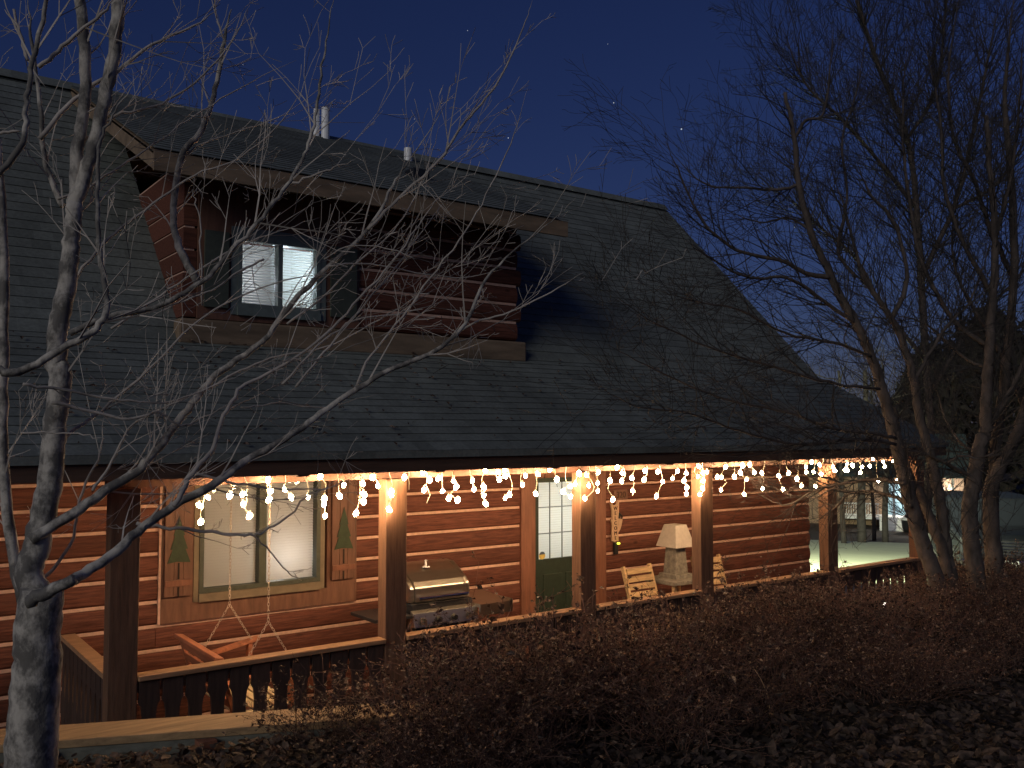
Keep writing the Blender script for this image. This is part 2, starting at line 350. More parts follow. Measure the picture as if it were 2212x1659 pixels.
# window bay: flat boards, casing, shutters
bay = MB()
zc0 = CZ+.012
for i in range(4): pass
bay.box(BAYL, 2.612, WY-.012, WY+.09, zc0, 3.0); bay.box(3.878, BAYR, WY-.012, WY+.09, zc0, 3.0)
bay.box(2.612, 3.878, WY-.012, WY+.09, zc0, 1.076); bay.box(2.612, 3.878, WY-.012, WY+.09, 2.2, 3.0)
BAY = part(bay, 'bay_panel', M['panel'])
part(MB().box(BAYL-.022, BAYL-.002, WY-.012, WY+.05, zc0, 2.6), 'corner_strip', M['chink'], BAY)
part(MB().box(BAYR+.002, BAYR+.018, WY-.012, WY+.05, zc0, 2.6), 'corner_strip', M['panel'], BAY)
def window(x0, x1, xm0, xm1, z0, z1, y, mf, mcas, blindm, cas=.045, nm='window', slatp=.026, lab=None):
    fr = MB(); o = .04
    fr.box(x0-o, x0, y-.03, y+.08, z0-o, z1+o); fr.box(x1, x1+o, y-.03, y+.08, z0-o, z1+o)
    fr.box(x0, x1, y-.03, y+.08, z0-o, z0); fr.box(x0, x1, y-.03, y+.08, z1, z1+o)
    fr.box(xm0, xm1, y-.026, y+.08, z0, z1)
    W = part(fr, nm, mf)
    if lab: W['label'] = lab
    cs = MB(); a = x0-o-.002; b = x1+o+.002
    cs.box(a-cas, a, y-.022, y+.02, z0-o-.07, z1+o+.08); cs.box(b, b+cas, y-.022, y+.02, z0-o-.07, z1+o+.08); cs.box(a, b, y-.022, y+.02, z1+o+.002, z1+o+.08)
    part(cs, 'casing', mcas, W)
    part(MB().box(a, b, y-.045, y+.02, z0-o-.075, z0-o-.002), 'sill', mcas, W)
    for (p, q) in ((x0, xm0), (xm1, x1)):
        part(MB().quad((p, y+.02, z0), (q, y+.02, z0), (q, y+.02, z1), (p, y+.02, z1)), 'pane', M['glass'], W)
        bm = MB(); n = int((z1-z0)/slatp)
        for i in range(n):
            z = z0+(i+.5)*slatp; dy = .006; h = slatp*.47
            bm.quad((p+.004, y+.055-dy, z-h), (q-.004, y+.055-dy, z-h), (q-.004, y+.055, z), (p+.004, y+.055, z))
            bm.quad((p+.004, y+.055, z), (q-.004, y+.055, z), (q-.004, y+.055+dy, z+h*.9), (p+.004, y+.055+dy, z+h*.95))
        part(bm, 'blind', blindm, W, kind='stuff')
    return W
def room(x0, x1, y0, y1, z0, z1):
    m = MB(); m.box(x0, x1, y0, y1, z0, z1); m.f = [m.f[i] for i in (0, 1, 3, 4, 5)]
    return part(m, 'room_lining', M['room'])
def lamp(name, loc, e, col, rad=.06, parent=None):
    l = bpy.data.lights.new(name, 'POINT'); l.energy = e; l.color = col; l.shadow_soft_size = rad
    o = bpy.data.objects.new(name, l); COL.objects.link(o)
    if parent: o.parent = parent; o.location = Vector(loc)-wloc(parent)
    else: o.location = loc
    return o
window(2.68, 3.76, 3.19, 3.26, 1.19, 2.12, WY, M['winframe'], M['casing'], M['blind'])
room(2.55, 3.95, WY+.13, WY+1.2, .9, 2.35)
lamp('interior_lamp', (3.50, WY+.34, 1.38), 4.5, (1, .96, .92), .05)
# shutters with a pine-tree cut out
def shutter(x0, x1, z0, z1, y, tx=0, dim=False):
    xm = (x0+x1)/2; s = MB(); n = 3; wd = (x1-x0)/n
    s.box(x0, x1, y-.036, y-.014, z0, z1)
    S = part(s, 'shutter', M['panel'])
    for i in range(n): part(MB().box(x0+i*wd+.002, x0+(i+1)*wd-.002, y-.044, y-.034, z0, z1), 'board', M['panel'], S)
    for zz in (z0+.09, ):
        part(MB().box(x0+.004, x1-.004, y-.058, y-.045, zz, zz+.05), 'batten', M['trim'], S)
    zb = z0+.29; pts = [(xm-.1, zb), (xm-.02, zb+.012), (xm+.1, zb), (xm+.055, zb+.12), (xm+.075, zb+.12), (xm+.035, zb+.24), (xm+.048, zb+.24), (xm, zb+.41), (xm-.048, zb+.24), (xm-.035, zb+.24), (xm-.075, zb+.12), (xm-.055, zb+.12)]
    part(MB().prism(pts, 1, y-.051, y-.045), 'pine_tree_emblem', M['treepaint'], S)
    part(MB().box(xm-.007, xm+.007, y-.050, y-.0452, z0+.15, zb), 'tree_slit', M['slit'], S)
    part(MB().box(xm-.007, xm+.007, y-.050, y-.0452, z0+.0, z0+.08), 'tree_slit', M['slit'], S)
shutter(2.335, 2.575, 1.15, 2.15, WY); shutter(3.915, 4.16, 1.15, 2.15, WY)

# door with nine-light style glazing and blind
dz0, dz1 = .02, 2.05
dm = MB(); gx0, gx1, gz0, gz1 = 6.52, 7.20, 1.12, 2.00
dm.box(6.44, gx0, WY+.03, WY+.075, dz0, dz1); dm.box(gx1, 7.34, WY+.03, WY+.075, dz0, dz1); dm.box(gx0, gx1, WY+.03, WY+.075, dz0, gz0); dm.box(gx0, gx1, WY+.03, WY+.075, gz1, dz1)
D = part(dm, 'door', M['green'])
D['label'] = 'dark green front door with a nine-light window and white blind'
dg = MB()
for i in (1, 2):
    x = gx0+i*(gx1-gx0)/4+.0; 
for x in (6.683, 6.866, 7.04): dg.box(x-.0045, x+.0045, WY+.022, WY+.034, gz0, gz1)
for z in (1.415, 1.715): dg.box(gx0, gx1, WY+.0225, WY+.0335, z-.005, z+.005)
part(dg, 'glazing_bar', M['winframe2'], D)
part(MB().quad((gx0, WY+.04, gz0), (gx1, WY+.04, gz0), (gx1, WY+.04, gz1), (gx0, WY+.04, gz1)), 'pane', M['glass'], D)
bm = MB(); n = 32; sp = (gz1-gz0)/n
for i in range(n):
    z = gz0+(i+.5)*sp; bm.quad((gx0, WY+.06, z-sp*.45), (gx1, WY+.06, z-sp*.45), (gx1, WY+.072, z+sp*.45), (gx0, WY+.072, z+sp*.45))
part(bm, 'blind', M['blindc'], D, kind='stuff')
for (a, b, c, d) in ((6.58, 6.86, .2, .95), (6.92, 7.20, .2, .95)): part(MB().box(a, b, WY+.018, WY+.032, c, d), 'raised_panel', M['green'], D, bevel=.006)
st = part(MB().lathe([(.0, 0), (.045, 0), (.045, .002), (0, .002)], n=18), 'sticker', M['sticker'], D); st.rotation_euler = (R(90), 0, 0)
st.data.transform(Matrix.Translation(wloc(D))); st.location = Vector((6.575, WY+.036, 1.165))-wloc(D)
st2 = part(MB().prism([(.045*math.cos(a), .045*math.sin(a)) for a in np.linspace(.35, math.pi-.2, 12)], 1, 0, .001), 'sticker_band', M['sticker2'], D)
st2.data.transform(Matrix.Translation(wloc(D))); st2.location = Vector((6.575, WY+.0325, 1.165))-wloc(D)
part(MB().tube([(7.28, WY+.03, 1.0), (7.28, WY-.03, 1.0)], .018, 8).tube([(7.28, WY-.03, 1.0), (7.20, WY-.035, 1.0)], .011, 8), 'handle', M['steel'], D)
part(MB().box(6.236, 6.436, WY-.02, WY+.09, 0, 2.35), 'door_trim', M['trim']); part(MB().box(7.344, 7.515, WY-.02, WY+.09, 0, 2.35), 'door_trim', M['trim'])
part(MB().box(6.436, 7.344, WY-.02, WY+.09, 2.055, 2.35), 'door_trim', M['trim']); part(MB().box(6.436, 7.344, WY-.03, WY+.09, -.02, .018), 'threshold', M['steel'])
room(6.3, 7.5, WY+.17, WY+1.3, -.05, 2.3)
lamp('hall_lamp', (6.9, WY+1.0, 1.5), 42, (.97, 1, .93), .08)

# dormer
DX0, DX1 = 2.46, 6.244
def dlog(x0, x1, z0, z1): return log_row(x0, x1, z0, z1, parent=DW)
dw = MB()
for (a, b, c, d) in ((DX0, 2.99, 3.42, 5.05), (3.73, DX1, 3.42, 5.05), (2.99, 3.73, 3.42, 3.78), (2.99, 3.73, 4.37, 5.05)): dw.box(a+.02, b-.001, WY+.10, WY+.16, c, d)
DW = part(dw, 'dormer_wall', M['log'])
part(MB().box(DX0-.05, DX1+.03, WY-.07, WY+.1, 3.37, 3.60), 'dormer_sill_log', M['fascia2'], DW, bevel=.02)
rows = [3.612, 3.82, 4.027, 4.234, 4.44, 4.646, 4.85, 5.04]
for i in range(len(rows)-1):
    z0, z1 = rows[i]+.011, rows[i+1]-.011
    dlog(4.205, DX1-(.0 if i % 2 else .05), z0, z1)
    part(MB().box(4.21, DX1-.06, WY+.012, WY+.09, rows[i+1]-.0135, rows[i+1]+.0135), 'chinking', M['chink'], DW)
    yy = WY+(z1-3.42)/1.019
    part(MB().box(DX0, DX0+.12, WY+.01, yy+.25, z0, z1), 'log', M['log'], DW)
    part(MB().box(DX0+.012, DX0+.1, WY+.02, yy+.2, rows[i+1]-.0135, rows[i+1]+.0135), 'chinking', M['chink'], DW)
bay = MB(); bay.box(DX0+.125, 2.93, WY-.012, WY+.09, 3.612, 5.0); bay.box(3.80, 4.20, WY-.012, WY+.09, 3.612, 5.0); bay.box(2.93, 3.80, WY-.012, WY+.09, 3.612, 3.67); bay.box(2.93, 3.80, WY-.012, WY+.09, 4.49, 5.0)
part(bay, 'dormer_panel', M['panel'], DW)
window(2.99, 3.73, 3.34, 3.385, 3.78, 4.37, WY, M['winframe2'], M['winframe2'], M['blindc'], cas=.06, lab='upper window in the dormer with cool lit blinds')
m_ = MB()
part(MB().box(2.64, 2.86, WY-.04, WY-.014, 3.72, 4.42), 'shutter', M['winframe']); part(MB().box(3.88, 4.16, WY-.04, WY-.014, 3.72, 4.42), 'shutter', M['winframe'])
room(2.85, 3.9, WY+.17, WY+1.0, 3.62, 4.6)
part(MB().box(3.345, 3.375, WY+.17, WY+.9, 3.63, 4.59), 'room_partition', M['room'])
lamp('bedroom_lamp', (3.60, WY+.6, 4.15), 20, (.72, .88, 1.0), .08)
lamp('bedroom_lamp', (3.12, WY+.7, 4.1), 6, (.78, .85, 1.0), .08)

# roofs: courses of shingles laid one over another
def roof_plane(x0, x1, ya, za, yb, zb, expo=.142, nm='roof', ragged=0):
    d = Vector((0, yb-ya, zb-za)); Ls = d.length; d.normalize(); nrm = Vector((0, -d.z, d.y))
    if nrm.z < 0: nrm = -nrm
    a = Vector((0, ya, za)); b = Vector((0, yb, zb))
    slab = MB(); P = [a-nrm*.03, b-nrm*.03, b-nrm*.05, a-nrm*.05]
    if d.y < 0: P = P[::-1]
    slab.prism([(p.y, p.z) for p in P], 0, x0, x1)
    Rf = part(slab, nm, M['fascia'])
    n = int(Ls/expo); expo = Ls/n
    for i in range(n):
        s0 = i*expo-(.03 if i == 0 else 0); s1 = min(Ls, (i+1)*expo+.03); w0 = random.uniform(-.003, .003)
        p0 = a+d*(s0+w0)+nrm*.002; p1 = a+d*s1-nrm*.006; t = .005
        m = MB(); q = [p0, p1, p1+nrm*.004, p0+nrm*t]
        if d.y < 0: q = q[::-1]
        m.prism([(p.y, p.z) for p in reversed(q)], 0, x0, x1)
        part(m, 'shingle_course', M['shingle'], Rf)
    return Rf
RX0, RX1 = -.6, 11.78
roof_plane(RX0, RX1, 6.33, 2.452, 8.3, 3.41, .135, 'porch_roof')
roof_plane(RX0, DX0+.02, 8.3, 3.42, 11.4, 6.57, .142, 'main_roof')
roof_plane(DX1-.02, RX1, 8.3, 3.42, 11.4, 6.57, .142, 'main_roof')
roof_plane(RX0, RX1, 15.0, 2.8, 11.42, 6.57, .4, 'back_roof')
DRF = roof_plane(2.05, 6.50, 7.78, 4.945, 11.4, 6.59, .142, 'dormer_roof')
part(MB().prism([(11.28, 6.50), (11.4, 6.60), (11.52, 6.50), (11.4, 6.625)], 0, RX0, RX1), 'ridge_cap', M['shingle'])
# fascias, soffit, rakes, porch ceiling
part(MB().box(RX0, RX1-.02, 6.325, 6.36, 2.275, 2.432), 'fascia', M['fascia'], H)
part(MB().box(RX0, RX1, 6.30, 6.324, 2.385, 2.44), 'drip_edge', M['shingle'], H)
part(MB().prism([(6.362, 2.40), (8.29, 3.335), (8.29, 3.31), (6.362, 2.375)], 0, RX0, RX1), 'porch_ceiling', M['panel'])
part(MB().box(1.5, 11.7, 6.70, 6.76, 2.205, 2.40), 'porch_beam', M['panel'])
for x in (2.77, 3.95, 5.15, 6.6, 8.3, 10.4):
    part(MB().box(x-.045, x+.045, 6.335, 6.60, 2.262, 2.30), 'rafter_tail', M['fascia'])
part(MB().box(2.05, 6.50, 7.765, 7.80, 4.755, 4.925), 'dormer_fascia', M['fascia2'], DRF)
for xx in (2.05, 6.47):
    part(MB().prism([(7.80, 4.925), (7.80, 4.77), (11.3, 6.36), (11.3, 6.52)], 0, xx, xx+.03), 'rake_board', M['fascia2'], DRF)
part(MB().prism([(7.80, 4.80), (8.29, 5.02), (8.29, 5.045), (7.80, 4.825)][::-1], 0, 2.08, 6.47), 'soffit', M['fascia'], DRF)
for xx in (RX0, RX1-.03):
    part(MB().prism([(8.3, 3.37), (8.3, 3.2), (11.4, 6.36), (11.4, 6.53)], 0, xx, xx+.03), 'rake_board', M['trim'])
    part(MB().prism([(6.36, 2.42), (6.36, 2.28), (8.3, 3.2), (8.3, 3.365)], 0, xx, xx+.03), 'rake_board', M['trim'])
# vents on the roof
def pipe(loc, r, h, T=False):
    V_ = MB().lathe([(r, 0), (r, h)], loc, 14)
    o = part(V_, 'vent_pipe', M['galv'])
    part(MB().lathe([(r*1.9, -.01), (r*1.9, .015), (r*1.15, .05)], loc, 14), 'flashing', M['dark'], o)
    if T: part(MB().lathe([(r*.2, h+.02), (r*1.3, h+.03), (r*1.1, h+.06), (.01, h+.09)], loc, 14), 'rain_cap', M['galv'], o)
    return o
pipe((5.20, 11.3, 6.46), .055, .50); pipe((5.09, 11.35, 6.50), .04, .43); pipe((6.08, 10.6, 6.12), .056, .27)
part(MB().box(5.20, 5.42, 8.95, 9.15, 5.42, 5.60), 'roof_vent_box', M['dark'], bevel=.01)

# posts, deck, railings
POSTS = [1.605, 3.698, 5.765, 7.42, 9.64, 11.6]
for x in POSTS: part(MB().box(x-.097, x+.097, 6.60, 6.73, 0, 2.203), 'porch_post', M['post'], bevel=.006)
for i in range(12): part(MB().box(1.45, 11.75, 6.52+i*.149, 6.52+i*.149+.144, -.035, 0), 'deck_board', M['deck'])
part(MB().box(1.45, 11.75, 6.50, 6.515, -.2, -.002), 'deck_rim', M['fascia'])
def baluster(x, y, z0, z1, parent, along='x'):
    n = 24; h = z1-z0; L_, R_ = [], []
    for i in range(n+1):
        t = i/n
        wv = .0735 - .029*math.sqrt(max(0, 1-((t-.66)/.17)**2)) - .018*math.exp(-((t-.2)/.07)**2) - (.006 if t > .85 else 0)
        L_.append((-wv, z0+h*t)); R_.append((wv, z0+h*t))
    pts = L_+R_[::-1]
    if along == 'x': return part(MB().prism([(x+p, q) for p, q in pts][::-1], 1, y-.011, y+.011), 'baluster', M['baluster'], parent)
    return part(MB().prism([(y+p, q) for p, q in pts], 0, x-.011, x+.011), 'baluster', M['baluster'], parent)
for i in range(5):
    a, b = POSTS[i]+.099, POSTS[i+1]-.099
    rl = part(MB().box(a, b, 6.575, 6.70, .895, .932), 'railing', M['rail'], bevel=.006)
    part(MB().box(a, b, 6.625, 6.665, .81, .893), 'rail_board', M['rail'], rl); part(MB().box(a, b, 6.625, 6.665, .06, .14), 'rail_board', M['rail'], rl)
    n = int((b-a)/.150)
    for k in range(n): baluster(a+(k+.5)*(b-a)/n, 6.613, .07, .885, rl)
for xs in (1.58,):
    rl = part(MB().box(xs-.055, xs+.055, 6.735, 8.28, .895, .932), 'railing', M['rail'])
    part(MB().box(xs-.02, xs+.02, 6.735, 8.28, .78, .893), 'rail_board', M['panel'], rl)
    for k in range(10): baluster(xs-.034, 6.83+k*.15, .07, .885, rl, 'y')

# ------------------------------------------------------------------ things on and by the porch wall
t = thing('address_plaque', 'small wooden plaque with the number 320 above the welcome sign', 'house number', (7.75, WY, 1.81))
MB().box(7.64, 7.866, WY-.03, WY-.007, 1.752, 1.872).build('board', M['panel'], t, bevel=.004)
def text(body, size, m, parent, loc, name='lettering', ex=.003, font_w=1.0):
    c = bpy.data.curves.new(name, 'FONT'); c.body = body; c.size = size; c.extrude = ex; c.align_x = 'CENTER'; c.align_y = 'CENTER'
    o = bpy.data.objects.new(name, c); COL.objects.link(o)
    dg_ = bpy.context.evaluated_depsgraph_get(); me = bpy.data.meshes.new_from_object(o.evaluated_get(dg_)); bpy.data.objects.remove(o)
    me.materials.clear(); me.materials.append(m)
    o = bpy.data.objects.new(name, me); COL.objects.link(o); o.parent = parent
    o.location = Vector(loc)-wloc(parent); o.rotation_euler = (R(90), 0, 0); o.scale = (font_w, 1, 1); return o
text('320', .105, M['ink'], t, (7.753, WY-.033, 1.812))
t = thing('welcome_sign', 'pale cut-out wooden sign reading WELCOME downwards, hung on the logs right of the door', 'sign', (7.66, 8.25, 1.5))
pts = [(7.575, 1.735), (7.60, 1.73), (7.612, 1.70), (7.64, 1.69), (7.675, 1.70), (7.695, 1.745), (7.715, 1.74), (7.712, 1.64), (7.70, 1.53), (7.745, 1.525), (7.772, 1.52), (7.755, 1.45), (7.735, 1.40), (7.70, 1.36), (7.703, 1.255), (7.67, 1.262), (7.64, 1.252), (7.615, 1.265), (7.588, 1.262), (7.597, 1.36), (7.600, 1.47), (7.578, 1.53), (7.606, 1.52), (7.603, 1.62)]
MB().prism(pts, 1, 8.262, 8.284).build('board', M['signwood'], t)
for i, ch in enumerate('WELCOME'): text(ch, .062, M['ink'], t, (7.652, 8.259, 1.655-i*.060), 'letter', font_w=1.0)
t = thing('doorbell_light', 'small dark wall device with glowing yellow-green light under the welcome sign', 'doorbell', (7.66, 8.28, 1.18))
MB().box(7.635, 7.70, 8.262, 8.29, 1.10, 1.24).build('body', M['dark'], t, bevel=.006)
MB().lathe([(.0, 0), (.020, .002), (.017, .016), (0, .022)], (7.69, 8.25, 1.222), 10).build('light', M['led'], t)
t = thing('door_lantern', 'small dark wall hook bracket half behind the welcome sign', 'bracket', (7.73, 8.27, 1.54))
MB().box(7.705, 7.745, 8.266, 8.29, 1.50, 1.60).build('plate', M['dark'], t, bevel=.005)
MB().tube([(7.725, 8.265, 1.58), (7.725, 8.235, 1.575), (7.728, 8.225, 1.55), (7.728, 8.235, 1.53)], .008, 6).build('hook', M['dark'], t)

# grill
G = thing('gas_grill', 'stainless gas grill with closed lid standing against the logs behind the second post', 'grill', (4.45, 7.4, 0))
gx0, gx1 = 4.21, 4.86
pr = [(7.25, 1.04), (7.25, 1.17), (7.30, 1.22), (7.42, 1.29), (7.55, 1.345), (7.68, 1.35), (7.76, 1.29), (7.78, 1.04)]
LID = MB().prism(pr, 0, gx0+.05, gx1-.05).build('lid', M['steel'], G, bevel=.012)
for a in (gx0, gx1-.048): MB().prism([(y_+(.012 if y_ < 7.5 else -.012), z_-.0) for y_, z_ in pr], 0, a, a+.048).build('lid_end', M['steel'], LID, bevel=.014)
MB().tube([(gx0+.10, 7.25, 1.085), (gx0+.10, 7.205, 1.085)], .012, 8).tube([(gx1-.10, 7.25, 1.085), (gx1-.10, 7.205, 1.085)], .012, 8).tube([(gx0+.06, 7.20, 1.085), (gx1-.06, 7.20, 1.085)], .014, 8).build('handle', M['chrome'], LID)
MB().lathe([(.035, 0), (.035, .012), (.0, .014)], (4.50, 7.47, 1.315), 14).lathe([(.012, 0), (.01, .06), (.02, .065), (0, .075)], (4.50, 7.47, 1.315), 10).build('thermometer', M['white'], LID)
MB().box(gx0, gx1, 7.22, 7.80, .93, 1.035).build('firebox', M['dark'], G, bevel=.008)
CP = MB().prism([(7.14, .84), (7.17, .965), (7.219, .985), (7.219, .84)], 0, gx0-.02, gx1+.02).build('control_panel', M['steel'], G, bevel=.005)
for i in range(4): MB().tube([(4.28+i*.165, 7.155, .90), (4.28+i*.165, 7.115, .895)], .025, 12).build('knob', M['dark'], CP)
MB().prism([(7.12, .95), (7.12, .985), (7.62, 1.02), (7.62, .985)], 0, gx1+.01, 5.24).build('side_shelf', M['steel'], G, bevel=.006)
MB().box(5.215, 5.245, 7.10, 7.63, .90, 1.0).box(gx1+.01, 5.24, 7.10, 7.125, .88, .985).build('shelf_rim', M['steel'], G)
MB().box(3.80, gx0-.03, 7.15, 7.62, .93, .96).build('side_shelf', M['dark'], G, bevel=.006)
MB().box(gx0+.02, gx1-.02, 7.24, 7.76, .10, .83).build('cabinet', M['dark'], G, bevel=.01)
for x in (gx0+.01, gx1-.05): MB().box(x, x+.04, 7.235, 7.27, .03, .84).build('leg', M['steel'], G)
for x in (gx0+.05, gx1-.05): MB().tube([(x-.02, 7.5, .05), (x+.02, 7.5, .05)], .05, 14).build('wheel', M['rubber'], G)

# porch swing, its back to the left, facing along the porch
S = thing('porch_swing', 'wooden porch swing hung on chains below the left window', 'swing', (2.75, 7.45, .42))
sy0, sy1 = 6.97, 7.93
for i in range(6): MB().box(2.52+i*.082, 2.52+i*.082+.068, sy0, sy1, .415+.006*abs(i-2), .433+.006*abs(i-2)).build('seat_slat', M['swingseat'], S, bevel=.003)
for y in (sy0+.04, 7.45, sy1-.08): MB().box(2.50, 3.01, y, y+.035, .36, .414).build('seat_rail', M['swing'], S)
for i in range(4):
    z = .50+i*.105; x = 2.50-i*.036
    MB().beam((x, sy0, z), (x, sy1, z), .075, .018, (.94, 0, .33)).build('back_slat', M['swing'], S)
MB().beam((2.375, sy0-.03, .875), (2.375, sy1+.03, .875), .075, .03, (.2, 0, 1)).build('back_top_rail', M['swing'], S, bevel=.006)
for y in (sy0+.02, sy1-.02):
    MB().beam((2.53, y, .38), (2.385, y, .86), .03, .05, (0, 1, 0)).build('back_post', M['swing'], S)
    MB().beam((2.44, y, .66), (3.05, y, .775), .09, .028).build('armrest', M['swing'], S, bevel=.006)
    MB().box(2.955, 2.99, y-.03, y+.03, .40, .745).build('arm_post', M['swing'], S)
def chain(p, q, rr=.0085):
    p = Vector(p); q = Vector(q); n = max(3, int((q-p).length/.030)); m = MB(); d = (q-p).normalized(); s1 = d.orthogonal().normalized(); s2 = d.cross(s1)
    for i in range(n):
        c = p.lerp(q, (i+.5)/n); s = s1 if i % 2 else s2
        pts = [c+d*(.021*math.cos(a))+s*(rr*math.sin(a)) for a in np.linspace(0, 2*math.pi, 9)]
        m.tube(pts, .0022, 4, False)
    return m
for y in (sy0+.03, sy1-.05):
    for (p, q) in (((2.78, y, 2.45), (2.78, y, 1.10)), ((2.78, y, 1.10), (2.53, y, .70)), ((2.78, y, 1.10), (2.99, y, .76))):
        chain(p, q).build('chain', M['chain'], S)

# slatted chairs and the lamp on its stone stand
def slat_chair(label, loc, rz):
    C = thing('slatted_chair', label, 'chair', loc, rz, 'slatted porch chairs')
    for i in range(8): MB().beam((-.20, .16+i*.022, .40+i*.085), (.20, .16+i*.022, .40+i*.085), .016, .064, (0, .25, 1)).build('back_slat', M['chair'], C, off=(0, 0, 0))
    for s in (-1, 1):
        MB().beam((s*.215, .12, .30), (s*.215, .36, 1.05), .03, .045, (0, 1, 0)).build('back_post', M['chair'], C, off=(0, 0, 0))
        MB().box(s*.24-.02, s*.24+.02, -.30, -.255, 0, .62).build('leg', M['chair'], C, off=(0, 0, 0))
        MB().beam((s*.24, .10, .45), (s*.24, .34, 0), .035, .045, (0, 1, 0)).build('leg', M['chair'], C, off=(0, 0, 0))
        MB().box(s*.255-.045, s*.255+.045, -.33, .22, .62, .642).build('armrest', M['chair'], C, off=(0, 0, 0))
    for i in range(6): MB().box(-.22, .22, -.28+i*.075, -.28+i*.075+.062, .385, .402).build('seat_slat', M['chair'], C, off=(0, 0, 0))
    return C
c1 = slat_chair('slatted wooden chair between the welcome sign and the pyramid lamp', (7.48, 7.36, 0), R(2))
c2 = copy_tree(c1); c2.location = (8.70, 7.45, 0); c2.rotation_euler = (0, 0, R(-6))
c2['label'] = 'slatted wooden chair mostly hidden behind the fourth post, right of the lamp'
tb = thing('side_table', 'low stone-topped side table under the pyramid lamp', 'table', (8.12, 7.72, 0))
MB().box(7.84, 8.42, 7.47, 7.97, .80, .85).build('table_top', M['stone'], tb, bevel=.01)
for x in (7.89, 8.33):
    for y in (7.52, 7.88): MB().box(x, x+.045, y, y+.045, 0, .80).build('leg', M['chair'], tb)
L_ = thing('pyramid_lamp', 'stone column lamp with pale four-sided pyramid shade on the porch table', 'lamp', (8.14, 7.74, .85))
def frustum(m, cx, cy, z0, z1, a, b):
    v = len(m.v)
    for z, s in ((z0, a), (z1, b)): m.v += [(cx-s, cy-s, z), (cx+s, cy-s, z), (cx+s, cy+s, z), (cx-s, cy+s, z)]
    m.f += [(v, v+3, v+2, v+1), (v+4, v+5, v+6, v+7)]+[(v+i, v+(i+1) % 4, v+4+(i+1) % 4, v+4+i) for i in range(4)]
    return m
frustum(MB(), 8.14, 7.74, .85, .90, .15, .14).build('base', M['stone'], L_, bevel=.006)
frustum(MB(), 8.14, 7.74, .90, 1.235, .105, .08).build('column', M['stone'], L_, bevel=.006)
frustum(MB(), 8.14, 7.74, 1.215, 1.475, .165, .095).build('lamp_shade', M['shade'], L_, bevel=.004)

